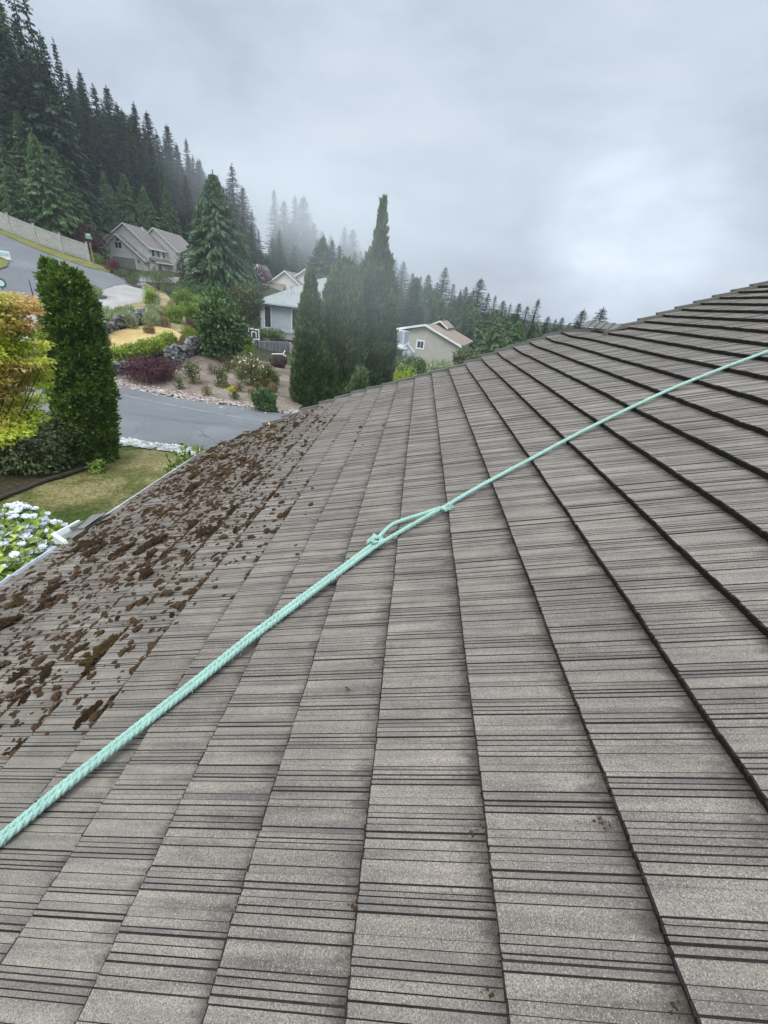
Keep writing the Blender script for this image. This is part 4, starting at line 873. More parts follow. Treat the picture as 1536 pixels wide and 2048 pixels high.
S('purple_plum', 'purple leaved plum tree behind the end of the fence', 160, 512, 66, 52, 'purple', 98, n=2600, L=.3, Wd=.18, cat='tree')
S('purple_plum', 'dark purple shrub beside the porch of the beige gabled house', 366, 560, 24, 40, 'purple', 99, n=900, L=.2, cat='tree')
S('box_hedge', 'low clipped dark hedge under the porch windows of the beige house', 302, 558, 60, 12, 'broad', 100, n=1200, nb=7)
r_ = np.random.default_rng(110)
for q in range(22):
    px, py = r_.uniform(205, 318), r_.uniform(606, 660)
    if py < 640-(px-205)*.33 or py > 668-(px-205)*.16: continue
    S('sage_clump', 'pale sage green feathery clump on the dry slope above the rock wall', px, py, r_.uniform(18, 34), r_.uniform(14, 26), 'sage', 120+q, n=420, L=.32, Wd=.05, up=1.0, nb=3, cat='plant', group='sage clumps on the dry slope')
for q, (px, py) in enumerate([(318, 640), (332, 655), (300, 668), (345, 690), (372, 690), (212, 690), (470, 740), (490, 750), (515, 770), (545, 785), (535, 775), (505, 740), (455, 730), (328, 632), (310, 600), (345, 625)]):
    S('dry_grass_tuft', 'tuft of dry straw coloured grass on the slope', px, py, 20, 18, 'dry', 150+q, n=260, L=.35, Wd=.03, up=1.2, nb=2, cat='grass', group='dry grass tufts on the slope')
for q, (px, py) in enumerate([(415, 792), (470, 800), (505, 796), (528, 762), (480, 760), (360, 780), (425, 750), (455, 745), (480, 785), (515, 785), (535, 745), (550, 770), (520, 760)]):
    S('weedy_perennial', 'thin dry perennial growing in the mulch', px, py, 22, 24, 'rosegreen' if q % 2 else 'dry', 160+q, n=120, L=.16, Wd=.035, up=.9, nb=2, cat='plant', group='thin perennials in the mulch')
# planting in front of the orange roofed house
bush('palm_like_shrub', 'spiky pale green shrub in front of the orange roofed house', 868, 745, 6.0, 2.9, 'sage', 170, 1800, .9, .10, up=.9, dist=52, nb=6)
bush('hebe_shrub', 'soft green shrub right of the spiky one under the orange roofed house', 905, 735, 4.5, 2.2, 'rhodo', 171, 1600, .25, .14, dist=54)
bush('beech_shrub', 'large round green shrub at the right corner of the orange roofed house', 938, 735, 5.4, 5.2, 'broad2', 172, 3200, .34, .2, dist=56, nb=8)
bush('beech_shrub', 'bright yellow green shrub behind the roof, right of the round one', 966, 735, 4.0, 3.6, 'rhodo', 173, 1600, .3, .18, dist=54)
bush('conifer_hedge', 'green feathery hedge below the glass bay of the orange roofed house', 808, 760, 4.2, 3.0, 'cypress', 174, 3000, .34, .12, up=1.0, dist=46, nb=6)
bush('lime_shrub', 'yellow green shrub between the tallest cypress and the roof edge', 800, 790, 2.6, 3.0, 'lime', 175, 1300, .22, .13, dist=36)

# lime green trailing hedge on the road side wall
def hedge(name, label, pxs, h, w, mat, n, L, Wd, seed, cat='hedge'):
    r_ = np.random.default_rng(seed); pts = smooth(np.array([G(*q) for q in pxs]), 8); b_ = pts[len(pts)//2].copy(); cs = []
    for p_ in pts: cs.append((*(p_-b_+[0, 0, h*.5]), w*.5, w*.5, h*.55*r_.uniform(.9, 1.12)))
    Q = blobs(cs, n, L, Wd, r_, -.35, .5, -.5, .8)
    link_ = empty(name, b_, 0, label, cat); link('foliage', leaf_mesh('foliage', Q), M[mat], link_); return link_
hedge('trailing_hedge', 'curved lime green trailing hedge along the top of the low stone wall', [(150, 744), (205, 740), (250, 730), (290, 719), (320, 708), (342, 695)], 1.12, 1.05, 'lime', 10000, .26, .07, 180)
# brick rings and stone walls
M['stone'] = foliage('grey_field_stone', [(.075, .072, .07), (.17, .165, .155), (.34, .325, .30)], 2.2, 0, .85, .5)
M['brick'] = plain('grey_brick_ring', (.16, .145, .135), .9, .3, 5, fine=30)
for q, (px, py) in enumerate([(71, 624), (190, 594), (266, 572)]):
    b_ = G(px, py); B = MB()
    for k in range(22):
        a = k*6.283/22; R_ = np.array([[math.cos(a), -math.sin(a), 0], [math.sin(a), math.cos(a), 0], [0, 0, 1]]); rr = 1.05-.12*q
        B.box((rr-.1, -.13*rr, -.25), (rr+.1, .13*rr, .16), 0, R_, (0, 0, 0))
    o_ = B.build('brick_ring', M['brick']); o_.location = tuple(b_); tag(o_, ['grey brick edging ring round the leftmost clipped shrub on the gravel', 'grey brick edging ring round the clipped shrub beside the arborvitae tops', 'grey brick edging ring round the small shrub at the top of the gravel'][q], 'edging')
def stone_wall(label, pxs, h, n, s0, s1, seed, flat=.7):
    r_ = np.random.default_rng(seed); pts = smooth(np.array([G(*q) for q in pxs]), 8); L_ = np.r_[0, np.cumsum(np.linalg.norm(np.diff(pts, axis=0), axis=1))]; b_ = pts[0].copy(); VV, FF, k = [], [], 0
    bm = bmesh.new(); bmesh.ops.create_cube(bm, size=1); bmesh.ops.bevel(bm, geom=bm.edges[:], offset=.18, segments=1, affect='EDGES'); V0 = np.array([v.co[:] for v in bm.verts]); F0 = [[v.index for v in f.verts] for f in bm.faces]; bm.free()
    for _ in range(n):
        q = r_.uniform(0, L_[-1]); p_ = np.array([np.interp(q, L_, pts[:, j]) for j in range(3)]); s_ = r_.uniform(s0, s1); z_ = r_.uniform(-.1, h*(.8+.2*math.sin(q*2)))
        a = r_.uniform(0, 6.28); R_ = np.array([[math.cos(a), -math.sin(a), 0], [math.sin(a), math.cos(a), 0], [0, 0, 1]])
        v_ = (V0*r_.uniform(.75, 1.25, V0.shape)*[s_*1.4, s_, s_*flat])@R_.T; tl = r_.normal(0, .15, 2); v_[:, 2] += v_[:, 0]*tl[0]+v_[:, 1]*tl[1]
        VV.append(v_+p_-b_+[r_.normal(0, .12), r_.normal(0, .12)+z_*.25, z_]); FF += [[i_+k for i_ in f] for f in F0]; k += len(V0)
    o_ = link('stone_wall', mesh_np('stone_wall', np.concatenate(VV), FF), M['stone']); o_.location = tuple(b_); tag(o_, label, 'wall')
stone_wall('low dark stone wall under the lime green trailing hedge', [(205, 752), (240, 750), (275, 745), (300, 738)], .75, 420, .12, .30, 190, .45)
stone_wall('rough grey rubble wall stepping up the slope right of the hedge', [(334, 738), (352, 729), (372, 716), (400, 704), (425, 692)], 1.25, 1100, .09, .24, 191)
stone_wall('upper stone wall between the sage plants and the dry lawn', [(196, 676), (222, 664), (250, 654), (275, 646), (284, 638)], .95, 760, .10, .26, 192)
B = MB(); pts = [G(*q)+[0, 0, .08] for q in [(175, 940), (150, 948), (120, 957), (92, 968), (50, 985), (0, 1001), (-60, 1020)]]
b_ = pts[2].copy(); B.tube(np.array(pts)-b_, [.05, .07, .06, .07, .06, .06, .06], 8); o_ = B.build('shadow_edging', M['bark'], smooth=True); o_.location = tuple(b_); tag(o_, 'dark edging drawn as the shadow line between the shaded bed and the lawn', 'edging')  # shadow line along the bed put in as a thin dark tube
# ------------------------------------------------------------------ houses
M['siding'] = plain('beige_lap_siding', (.80, .755, .67), .8, .05, 1.2)
M['siding2'] = plain('pale_grey_wall', (.47, .53, .56), .8, .06, 1.2)
M['stucco'] = plain('warm_stucco', (.47, .44, .38), .85, .08, 1.2)
M['shingle'] = plain('brown_grey_shingles', (.215, .19, .165), .9, .3, 1.2, fine=8)
M['shingle_dark'] = plain('dark_brown_shingles', (.075, .062, .055), .9, .3, 1.2, fine=8)
M['shingle_pale'] = plain('pale_grey_green_shingles', (.255, .275, .262), .9, .2, 1.0, fine=7)
M['shingle_orange'] = plain('orange_brown_shingles', (.235, .175, .135), .9, .2, 1.0, fine=7)
M['garage'] = plain('taupe_garage_door', (.36, .33, .29), .7, .05, 2)
M['glass'] = plain('window_glass', (.045, .055, .06), .08, .2, 1, spec=.6)
M['curtain'] = plain('pale_blind', (.42, .47, .50), .4, .1, 2, spec=.5)
M['fence'] = plain('weathered_grey_fence', (.43, .42, .395), .85, .2, 1.5, fine=9)
M['wood'] = plain('raw_post', (.28, .22, .14), .85, .2, 4)
M['sign_green'] = plain('green_sign', (.01, .20, .12), .4, .1, 3)
def lap_bump(mt, pitch):
    t = mt.node_tree; b = t.nodes['Principled BSDF']; c = t.nodes.new('ShaderNodeTexCoord'); w = t.nodes.new('ShaderNodeTexWave')
    w.wave_type = 'BANDS'; w.bands_direction = 'Z'; w.wave_profile = 'SAW'; w.inputs['Scale'].default_value = 1/pitch/1.0*.314; t.links.new(c.outputs['Object'], w.inputs['Vector'])
    bump(t, b, w.outputs['Fac'], .7, .03)
lap_bump(M['siding'], .2); lap_bump(M['garage'], .5)

def window(par, name, x, y, z, w, h, axis='x', out=-1, panes=1, frame=.12, glass='glass', mull=True):
    """a window with its frame and panes; axis: the wall runs along x (facing out*y) or along y (facing out*x)"""
    B = MB(); t_ = .07
    def bx(B_, a0, a1, z0, z1, d0, d1, mi=0):
        d0, d1 = sorted((d0*out, d1*out))
        if axis == 'x': B_.box((x+a0, y+d0, z+z0), (x+a1, y+d1, z+z1), mi)
        else: B_.box((x+d0, y+a0, z+z0), (x+d1, y+a1, z+z1), mi)
    f = frame
    bx(B, -f, w+f, -f, 0, .003, t_); bx(B, -f, w+f, h, h+f, .003, t_); bx(B, -f, 0, 0, h, .003, t_); bx(B, w, w+f, 0, h, .003, t_)
    for k in range(1, panes): bx(B, w*k/panes-.03, w*k/panes+.03, 0, h, .003, .05)
    fr_ = B.build(name, [M['white']], par)
    for k in range(panes):
        Bp = MB(); bx(Bp, w*k/panes+(.03 if k else 0), w*(k+1)/panes-(.03 if k < panes-1 else 0), 0, h, .003, .02); Bp.build('pane', [M[glass if isinstance(glass, str) else glass[k]]], fr_)
    return fr_
def slope_slab(B, p, mi=0, th=.12):
    """a roof plane from four corners, thickness downwards"""
    p = [np.array(q, float) for q in p]; n_ = np.cross(p[1]-p[0], p[2]-p[0]); n_ /= np.linalg.norm(n_); n_ = n_ if n_[2] > 0 else -n_
    k = len(p); V_ = p+[q-n_*th for q in p]; B.add(V_, [list(range(k)), list(range(k, 2*k))[::-1]]+[[i, (i+1) % k, k+(i+1) % k, k+i] for i in range(k)], mi)
def barge(par, p, q, w=.22, t_=.06, out=(0, -1, 0)):
    B = MB()
    p = np.array(p, float); q = np.array(q, float); o_ = np.array(out, float)*t_; dn = np.array([0, 0, -w]); V_ = [p, q, q+dn, p+dn, p+o_, q+o_, q+dn+o_, p+dn+o_]
    B.add(V_, [[0, 1, 2, 3], [7, 6, 5, 4], [0, 4, 5, 1], [1, 5, 6, 2], [2, 6, 7, 3], [3, 7, 4, 0]]); return B.build('barge_board', [M['white']], par)
def trim(par, name, a, b):
    B = MB(); B.box(a, b); return B.build(name, [M['white']], par)

# ---- beige gabled house at the top of the slope
hb = P(213, 533, 92)
H1 = empty('gabled_house', hb, math.radians(4), 'beige two storey house with stepped gables and a double garage above the slope', 'house'); H1.scale = (.79, .79, .79)
B = MB()
B.prism([(0, -2.5), (8.2, -2.5), (8.2, 2.3), (7.5, 2.75), (3.4, 5.9), (0, 3.3)], 0, 6, 'y')                     # garage wing
B.prism([(.0, -2.5), (8.6, -2.5), (8.6, 4.9), (4.4, 8.1), (0, 5.2)], 1.5, 9.4, 'y')                           # main block
B.prism([(3, -2.5), (10.9, -2.5), (10.9, 5.1), (6.5, 8.5), (3, 5.2)], 9.4, 22, 'y')                          # rear block
B.prism([(-4.5, -2.5), (0, -2.5), (0, 2.3), (-4.5, 2.3)], 4, 11, 'y')                                        # low side wing
B.build('wall', [M['siding']], H1)
B = MB()
slope_slab(B, [(-.75, -.45, 2.75), (3.4, -.45, 6.15), (3.4, 1.5, 6.15), (-.75, 1.5, 2.75)]); slope_slab(B, [(9.0, -.45, 1.75), (3.4, -.45, 6.15), (3.4, 1.6, 6.15), (9.0, 1.6, 1.75)])
slope_slab(B, [(-.75, 1.05, 4.7), (4.4, 1.05, 8.4), (4.4, 9.5, 8.4), (-.75, 9.5, 4.7)]); slope_slab(B, [(9.2, 1.05, 4.45), (4.4, 1.05, 8.4), (4.4, 9.5, 8.4), (9.2, 9.5, 4.45)])
slope_slab(B, [(2.3, 9.0, 4.9), (6.5, 9.0, 8.8), (6.5, 22.4, 8.8), (2.3, 22.4, 4.9)]); slope_slab(B, [(11.5, 9.0, 4.7), (6.5, 9.0, 8.8), (6.5, 22.4, 8.8), (11.5, 22.4, 4.7)])
slope_slab(B, [(8.61, 1.6, 2.75), (8.61, 9.3, 2.75), (9.95, 9.3, 2.05), (9.0, 1.6, 2.3)])
r1 = B.build('roof', [M['shingle']], H1)
B = MB(); slope_slab(B, [(-5.2, 3.4, 2.1), (0, 3.4, 2.1), (0, 7.5, 4.6), (-2.6, 7.5, 4.6)]); slope_slab(B, [(-5.2, 3.4, 2.1), (-2.6, 7.5, 4.6), (-5.2, 11.6, 2.1)]); B.build('side_roof', [M['shingle_dark']], H1)
B = MB(); B.box((4.9, 7.2, 7.2), (5.15, 7.45, 8.5)); B.build('roof_vent', [M['white']], r1)
for p_, q_ in (((-.75, -.45, 2.78), (3.4, -.45, 6.18)), ((3.4, -.45, 6.18), (9.0, -.45, 1.78)), ((-.75, 1.05, 4.73), (4.4, 1.05, 8.43)), ((4.4, 1.05, 8.43), (9.2, 1.05, 4.48)), ((2.3, 9.0, 4.93), (6.5, 9.0, 8.83)), ((6.5, 9.0, 8.83), (11.5, 9.0, 4.73))): barge(H1, p_, q_, .26)
trim(H1, 'eave_board', (9.2, 1.05, 4.22), (9.32, 9.0, 4.46)); trim(H1, 'eave_board', (11.5, 9.0, 4.5), (11.62, 22, 4.72)); trim(H1, 'eave_board', (9.9, 1.6, 1.85), (10.02, 9.3, 2.07)); trim(H1, 'eave_board', (-5.2, 3.3, 1.9), (-.05, 3.42, 2.1))
for (x_, y_, z0, z1) in ((0, -.003, -1, 3.2), (8.2, -.003, -1, 2.3)): trim(H1, 'corner_board', (x_-.16, y_-.05, z0), (x_+.06, y_+.12, z1))
for (x_, y_, z0, z1) in ((8.6, 1.5, 2.6, 4.9), (8.6, 9.35, -1, 4.9), (10.9, 9.4, -1, 5.1), (0, 1.5, 3.2, 5.1)): trim(H1, 'corner_board', (x_-.14, y_-.05, z0), (x_+.06, y_+.14, z1))
trim(H1, 'band_board', (.1, -.06, 3.15), (7.2, -.003, 3.35)); trim(H1, 'gable_vent', (3.7, 1.43, 7.15), (5.1, 1.498, 7.45))
window(H1, 'window', 2.7, 0, 3.7, 1.35, 1.05, panes=2, frame=.18); window(H1, 'window', 3.05, 0, 4.85, .65, .5, frame=.13)
window(H1, 'window', 8.6, 2.9, 3.0, 3.4, 1.5, 'y', 1, 3, .16, ('glass', 'curtain', 'glass')); window(H1, 'window', 8.6, 7.6, 3.0, .9, 1.3, 'y', 1, 1, .16)
window(H1, 'window', 8.6, 4.9, -.5, 1.5, 2.2, 'y', 1, 2, .16); window(H1, 'window', 10.9, 11.2, 2.6, 1.4, 1.7, 'y', 1, 2, .16, ('curtain', 'glass'))
B = MB(); B.box((1.7, -.05, -1.2), (6.4, -.003, 2.1)); gd = B.build('garage_door', [M['garage']], H1)
B = MB(); B.box((1.5, -.08, -1.2), (1.7, -.003, 2.3)); B.box((6.4, -.08, -1.2), (6.6, -.003, 2.3)); B.box((1.7, -.08, 2.1), (6.4, -.003, 2.3)); B.build('frame', [M['white']], gd)
for x_ in (.9, 7.2):
    B = MB(); B.box((x_-.1, -.2, 1.4), (x_+.1, -.003, 1.8)); B.prism([(x_-.15, 1.8), (x_+.15, 1.8), (x_, 1.95)], -.24, -.003, 'y'); B.build('wall_lamp', [M['dark_metal']], H1)
B = MB(); fl_ = [(8.9, 2.6+i*.12, .9-.12*i*(i-5)*-.1) for i in range(6)]
B.box((8.95, 2.3, .1), (9.0, 3.2, 1.2)); B.tube([(8.62, 2.2, 1.5), (9.1, 2.1, 1.75)], .03, 6)
o_ = B.build('hanging_flag', [plain('faded_pink_flag', (.55, .25, .24), .8, .3, 3)], H1)

# ---- grey house with the pale hip roof
hg = P(522, 655, 56); H2 = empty('hip_roof_house', (hg[0], hg[1], 0), math.radians(-2), 'pale blue grey house under a light hip roof, half hidden by the dark cypresses', 'house')
z0, z1 = hg[2]-.1, P(522, 604, 56)[2]; W2, D2 = 12.5, 14.0
B = MB(); B.box((0, 0, z0), (W2, D2, z1)); B.build('wall', [M['siding2']], H2)
B = MB(); B.box((-.02, -.12, z0-3.2), (W2+.1, D2, z0-.003)); B.build('foundation', [M['stucco']], H2)
ov, hz = .6, P(622, 553, 64)[2]; rx = 6.0
c1, c2, c3, c4 = (-ov, -ov, z1+.05), (W2+ov, -ov, z1+.05), (W2+ov, D2+ov, z1+.05), (-ov, D2+ov, z1+.05); p1, p2 = (rx, D2/2, hz), (W2-rx+1.5, D2/2, hz-.1)
B = MB()
for q in ([c1, c2, p2, p1], [c2, c3, p2], [c3, c4, p1, p2], [c4, c1, p1]): slope_slab(B, q, 0, .1)
r2 = B.build('roof', [M['shingle_pale']], H2)
B = MB(); B.tube([(3.2, 2.0, z1+1.0), (3.2, 2.0, z1+2.0)], .13, 8); B.tube([(3.2, 2.0, z1+1.95), (3.2, 2.0, z1+2.1)], .2, 8); B.build('vent_pipe', [M['white_dirty']], r2)
B = MB(); B.box((9.0, 4.0, z1+2.55), (12.5, 4.12, z1+2.7)); B.build('roof_ridge_vent', [M['dark_metal']], r2)
B = MB(); B.box((-ov, -ov-.12, z1-.12), (W2+ov, -ov-.003, z1+.06)); B.box((-ov-.12, -ov, z1-.12), (-ov-.003, D2+ov, z1+.06)); B.build('gutter', [M['siding2']], H2)
B = MB(); B.box((-.1, -.2, z0-.15), (W2+.1, -.121, z0+.02)); B.build('water_table', [M['white_dirty']], H2)
hw = z1-z0
window(H2, 'window', .55, 0, z0+.25, .75, hw-.6, 'x', -1, 1, .1)
window(H2, 'window', 4.0, 0, z0+.25, 2.9, hw-.6, 'x', -1, 3, .12); window(H2, 'window', 9.2, 0, z0+.3, 2.2, hw-.7, 'x', -1, 2, .12)
B = MB(); B.box((1.2, -.16, z0-2.4), (5.0, -.121, z0-.9)); B.build('crawl_opening', [M['dark_metal']], H2)

# ---- orange roofed house lower on the right
ho = P(772, 717, 70); H3 = empty('orange_roof_house', (ho[0], ho[1], 0), math.radians(-13), 'beige gable ended house with an orange brown roof at the right of the tall cypress', 'house')
zb, ze, zp = ho[2]-3.5, P(908, 691, 70)[2]+.4, P(850, 648, 71)[2]+.1; W3, D3 = 11.6, 14.0; xm = 5.9
B = MB(); B.prism([(0, zb), (W3, zb), (W3, ze), (xm, zp-.35), (0, ze+.1)], 0, D3, 'y'); B.build('wall', [M['stucco']], H3)
B = MB(); k_ = (zp-ze)/(W3-xm)
slope_slab(B, [(W3+.6, -.5, ze-.6*k_+.1), (xm, -.5, zp), (xm, D3+.4, zp), (W3+.6, D3+.4, ze-.6*k_+.1)]); slope_slab(B, [(-3.4, -.5, zp-(xm+3.4)*k_*.62), (xm, -.5, zp), (xm, D3+.4, zp), (-3.4, D3+.4, zp-(xm+3.4)*k_*.62)])
slope_slab(B, [(xm-1.0, 7.0, zp-.3), (xm+.9, 7.0, zp+.5), (xm+.9, D3, zp+.5), (xm-1.0, D3, zp-.3)]); slope_slab(B, [(xm+2.4, 7.0, zp-.5), (xm+.9, 7.0, zp+.5), (xm+.9, D3, zp+.5), (xm+2.4, D3, zp-.5)])
B.build('roof', [M['shingle_orange']], H3)
barge(H3, (W3+.6, -.5, ze-.6*k_+.12), (xm, -.5, zp+.03), .3); barge(H3, (-3.4, -.5, zp-(xm+3.4)*k_*.62+.03), (xm, -.5, zp+.03), .3); barge(H3, (xm-1.0, 7.0, zp-.28), (xm+.9, 7.0, zp+.52), .22); barge(H3, (xm+2.4, 7.0, zp-.48), (xm+.9, 7.0, zp+.52), .22)
trim(H3, 'corner_board', (W3-.1, -.06, zb), (W3+.06, .1, ze))
window(H3, 'window', 5.0, 0, zp-3.5, .95, .95, 'x', -1, 2, .22)
def bay(name, x, z, w, h, d, gable, panes):
    B = MB()
    xs = [x, x+.25*w, x+.75*w, x+w]; ys = [0, -d, -d, 0]
    for a in range(4): B.box((xs[a]-.06, ys[a]-.06, z), (xs[a]+.06, ys[a]+.06, z+h))
    for (zz0, zz1) in ((z-.35, z+.05), (z+h-.05, z+h+.15)): B.add([(xs[i], ys[i]-.05, zz) for zz in (zz0, zz1) for i in range(4)], [[0, 1, 5, 4], [1, 2, 6, 5], [2, 3, 7, 6], [4, 5, 6, 7], [3, 2, 1, 0]])
    if gable: 
        B.tube([(x-.1, -d, z+h+.1), (x+w/2, -d, z+h+1.3)], .09, 6); B.tube([(x+w+.1, -d, z+h+.1), (x+w/2, -d, z+h+1.3)], .09, 6); B.tube([(x+w/2, -d, z+h+1.3), (x+w/2, 0, z+h+1.3)], .09, 6)
    o_ = B.build(name, [M['white']], H3)
    for i in range(3):
        a, b_ = np.array([xs[i], ys[i]]), np.array([xs[i+1], ys[i+1]])
        for k in range(panes[i]):
            p_, q_ = a+(b_-a)*(k+.06)/panes[i], a+(b_-a)*(k+.94)/panes[i]; Bp = MB(); dn = np.array([b_[1]-a[1], a[0]-b_[0]]); dn = dn/np.linalg.norm(dn)*.02
            Bp.add([(*p_, z+.05), (*q_, z+.05), (*q_, z+h-.05), (*p_, z+h-.05), (*(p_+dn), z+.05), (*(q_+dn), z+.05), (*(q_+dn), z+h-.05), (*(p_+dn), z+h-.05)], [[3, 2, 1, 0], [4, 5, 6, 7], [0, 1, 5, 4], [1, 2, 6, 5], [2, 3, 7, 6], [3, 0, 4, 7]]); Bp.build('pane', [M['curtain']], o_)
    if gable:
        Bp = MB(); Bp.add([(x, -d+.02, z+h+.1), (x+w, -d+.02, z+h+.1), (x+w/2, -d+.02, z+h+1.2), (x, -d+.05, z+h+.1), (x+w, -d+.05, z+h+.1), (x+w/2, -d+.05, z+h+1.2)], [[0, 1, 2], [5, 4, 3], [0, 3, 4, 1], [1, 4, 5, 2], [2, 5, 3, 0]]); Bp.build('pane', [M['curtain']], o_)
bay('bay_window', .9, zp-3.3, 2.6, 1.9, 1.0, False, (1, 2, 1)); bay('glass_bay', 2.6, zp-6.4, 2.2, 2.1, 1.2, True, (1, 2, 1))
B = MB(); B.box((.7, -1.4, zp-3.95), (3.7, -.003, zp-3.65)); B.box((2.2, -1.6, zp-7.05), (5.4, -.003, zp-6.8))
for x_ in (.8, 1.6): B.box((x_-.07, -1.35, zb), (x_+.07, -1.2, zp-3.95))
for k in range(9): B.box((2.3+k*.36, -1.58, zp-8.3), (2.36+k*.36, -1.52, zp-7.05))
B.build('balcony', [M['white']], H3)

# ---- far gabled house behind the grey one
hf = P(522, 566, 108); H4 = empty('far_gabled_house', hf, math.radians(-4), 'distant grey house with several pointed gables above the pale hip roof', 'house')
B = MB()
B.prism([(1.2, -5), (8.6, -5), (8.6, .2), (4.6, 2.9), (1.2, .6)], 3, 14, 'y'); B.prism([(4.4, -5), (13.2, -5), (13.2, .4), (8.6, 3.9), (4.4, 1.2)], 6, 16, 'y'); B.prism([(-2.0, -5), (.6, -5), (.6, 1.4), (-.6, 3.4), (-2.0, 1.4)], 0, 5, 'y'); B.prism([(12, -5), (16.4, -5), (16.4, .6), (14.6, 2.4), (12, .8)], 9, 16, 'y')
B.build('wall', [M['siding']], H4)
B = MB()
for (xl, zl, xm_, zm_, xr, zr_, ya, yb) in ((.6, .3, 4.6, 3.1, 9.2, -.1, 2.6, 14), (3.8, .9, 8.6, 4.1, 14.0, -.1, 5.6, 16.4), (-2.3, .9, -.6, 3.65, 1.0, .9, -.3, 5), (11.5, .5, 14.6, 2.6, 17, .1, 8.6, 16)):
    slope_slab(B, [(xl, ya, zl), (xm_, ya, zm_), (xm_, yb, zm_), (xl, yb, zl)]); slope_slab(B, [(xr, ya, zr_), (xm_, ya, zm_), (xm_, yb, zm_), (xr, yb, zr_)])
slope_slab(B, [(.4, .8, -1.6), (4.6, .8, -1.6), (4.6, 3, .3), (.4, 3, .3)])
B.build('roof', [M['shingle']], H4)
for (xl, zl, xm_, zm_, xr, zr_, ya, yb) in ((.6, .3, 4.6, 3.1, 9.2, -.1, 2.6, 14), (3.8, .9, 8.6, 4.1, 14.0, -.1, 5.6, 16.4), (-2.3, .9, -.6, 3.65, 1.0, .9, -.3, 5), (11.5, .5, 14.6, 2.6, 17, .1, 8.6, 16)):
    barge(H4, (xl, ya, zl+.03), (xm_, ya, zm_+.03), .3); barge(H4, (xm_, ya, zm_+.03), (xr, ya, zr_+.03), .3)
trim(H4, 'corner_board', (-2.05, -.05, -1), (-1.7, -.003, 1.5)); trim(H4, 'corner_board', (.3, -.05, -1), (.65, -.003, 1.5))
window(H4, 'window', -1.1, 0, .3, .9, 1.3, 'x', -1, 1, .25)
bush('purple_plum', 'dark red leaved shrub in front of the distant gabled house', 506, 560, 6.5, 5.0, 'purple', 210, 1500, .3, .18, dist=88, cat='tree')

# ------------------------------------------------------------------ fence, signs, walls and yard things
fp = []
for q, (px, py, dd) in enumerate([(-120, 402, 86), (-60, 430, 81), (0, 456, 76), (62, 481, 73.5), (122, 503, 71.5), (180, 522, 70)]):
    p_ = P(px, py, dd); p_[2] = max(p_[2], float(ground(p_[0], p_[1]))-.2); fp.append(p_)
FE = empty('board_fence', fp[-1], 0, 'weathered grey board fence climbing beside the upper road', 'fence')
fp = smooth(np.array(fp), 10)-fp[-1]; L_ = np.r_[0, np.cumsum(np.linalg.norm(np.diff(fp[:, :2], axis=0), axis=1))]
def fpt(q): return np.array([np.interp(q, L_, fp[:, j]) for j in range(3)])
q = 0; npost = int(L_[-1]/2.9)
B = MB(); 
for k in range(int(L_[-1]/.145)):
    a, b_ = fpt(k*.145+.008), fpt(k*.145+.137); d_ = unit(b_-a); nn = np.array([d_[1], -d_[0], 0])*.02; h_ = 1.75+rng.normal(0, .008)
    B.add([a-nn, b_-nn, b_+nn, a+nn]+[p_+[0, 0, h_] for p_ in (a-nn, b_-nn, b_+nn, a+nn)], [[0, 1, 5, 4], [1, 2, 6, 5], [2, 3, 7, 6], [3, 0, 4, 7], [4, 5, 6, 7]])
B.build('board_panel', [M['fence']], FE)
for z_ in (.25, 1.72):
  B = MB()
  for k in range(len(fp)-1):
    a, b_ = fp[k], fp[k+1]; d_ = unit(b_-a); nn = np.array([d_[1], -d_[0], 0])*.05; B.add([a-nn+[0, 0, z_], b_-nn+[0, 0, z_], b_+nn+[0, 0, z_], a+nn+[0, 0, z_], a-nn+[0, 0, z_+.09], b_-nn+[0, 0, z_+.09], b_+nn+[0, 0, z_+.09], a+nn+[0, 0, z_+.09]], [[3, 2, 1, 0], [4, 5, 6, 7], [0, 1, 5, 4], [1, 2, 6, 5], [2, 3, 7, 6], [3, 0, 4, 7]])
  B.build('rail', [M['fence']], FE)
for k in range(npost+1):
    p_ = fpt(L_[-1]-k*2.9); B = MB(); B.box((-.075, -.075, -.5), (.075, .075, 1.98)); B.box((-.1, -.1, 1.98), (.1, .1, 2.04)); o_ = B.build('post', [M['fence']], FE); o_.location = tuple(p_)
def street_sign(px, pyb, pyt, dd, label, blades, post='wood'):
    a, b_ = P(px, pyb, dd), P(px-3, pyt, dd); H_ = b_[2]-a[2]; SG = empty('street_sign', a, 0, label, 'sign')
    B = MB(); B.box((-.06, -.06, -.4), (.06, .06, H_)); B.build('post', [M[post]], SG)
    for k, (w_, ang, z_, mt) in enumerate(blades):
        B = MB(); B.box((-w_/2, -.012, z_-.13), (w_/2, .012, z_+.13)); B.box((-w_/2-.0, -.016, z_-.13), (w_/2, -.0125, z_-.115), 1); B.box((-w_/2, -.016, z_+.115), (w_/2, -.0125, z_+.13), 1)
        for j in range(5): B.box((-w_*.36+j*w_*.15, -.016, z_-.05), (-w_*.36+j*w_*.15+w_*.10, -.0125, z_+.06), 1)
        o_ = B.build('sign_blade', [M[mt], M['white']], SG); o_.rotation_euler = (0, 0, ang)
    return SG
street_sign(189, 531, 486, 68, 'green street name sign on a wooden post by the end of the fence', [(1.05, -.35, 3.15*1.0, 'sign_green'), (.8, .9, 2.87, 'sign_green')])
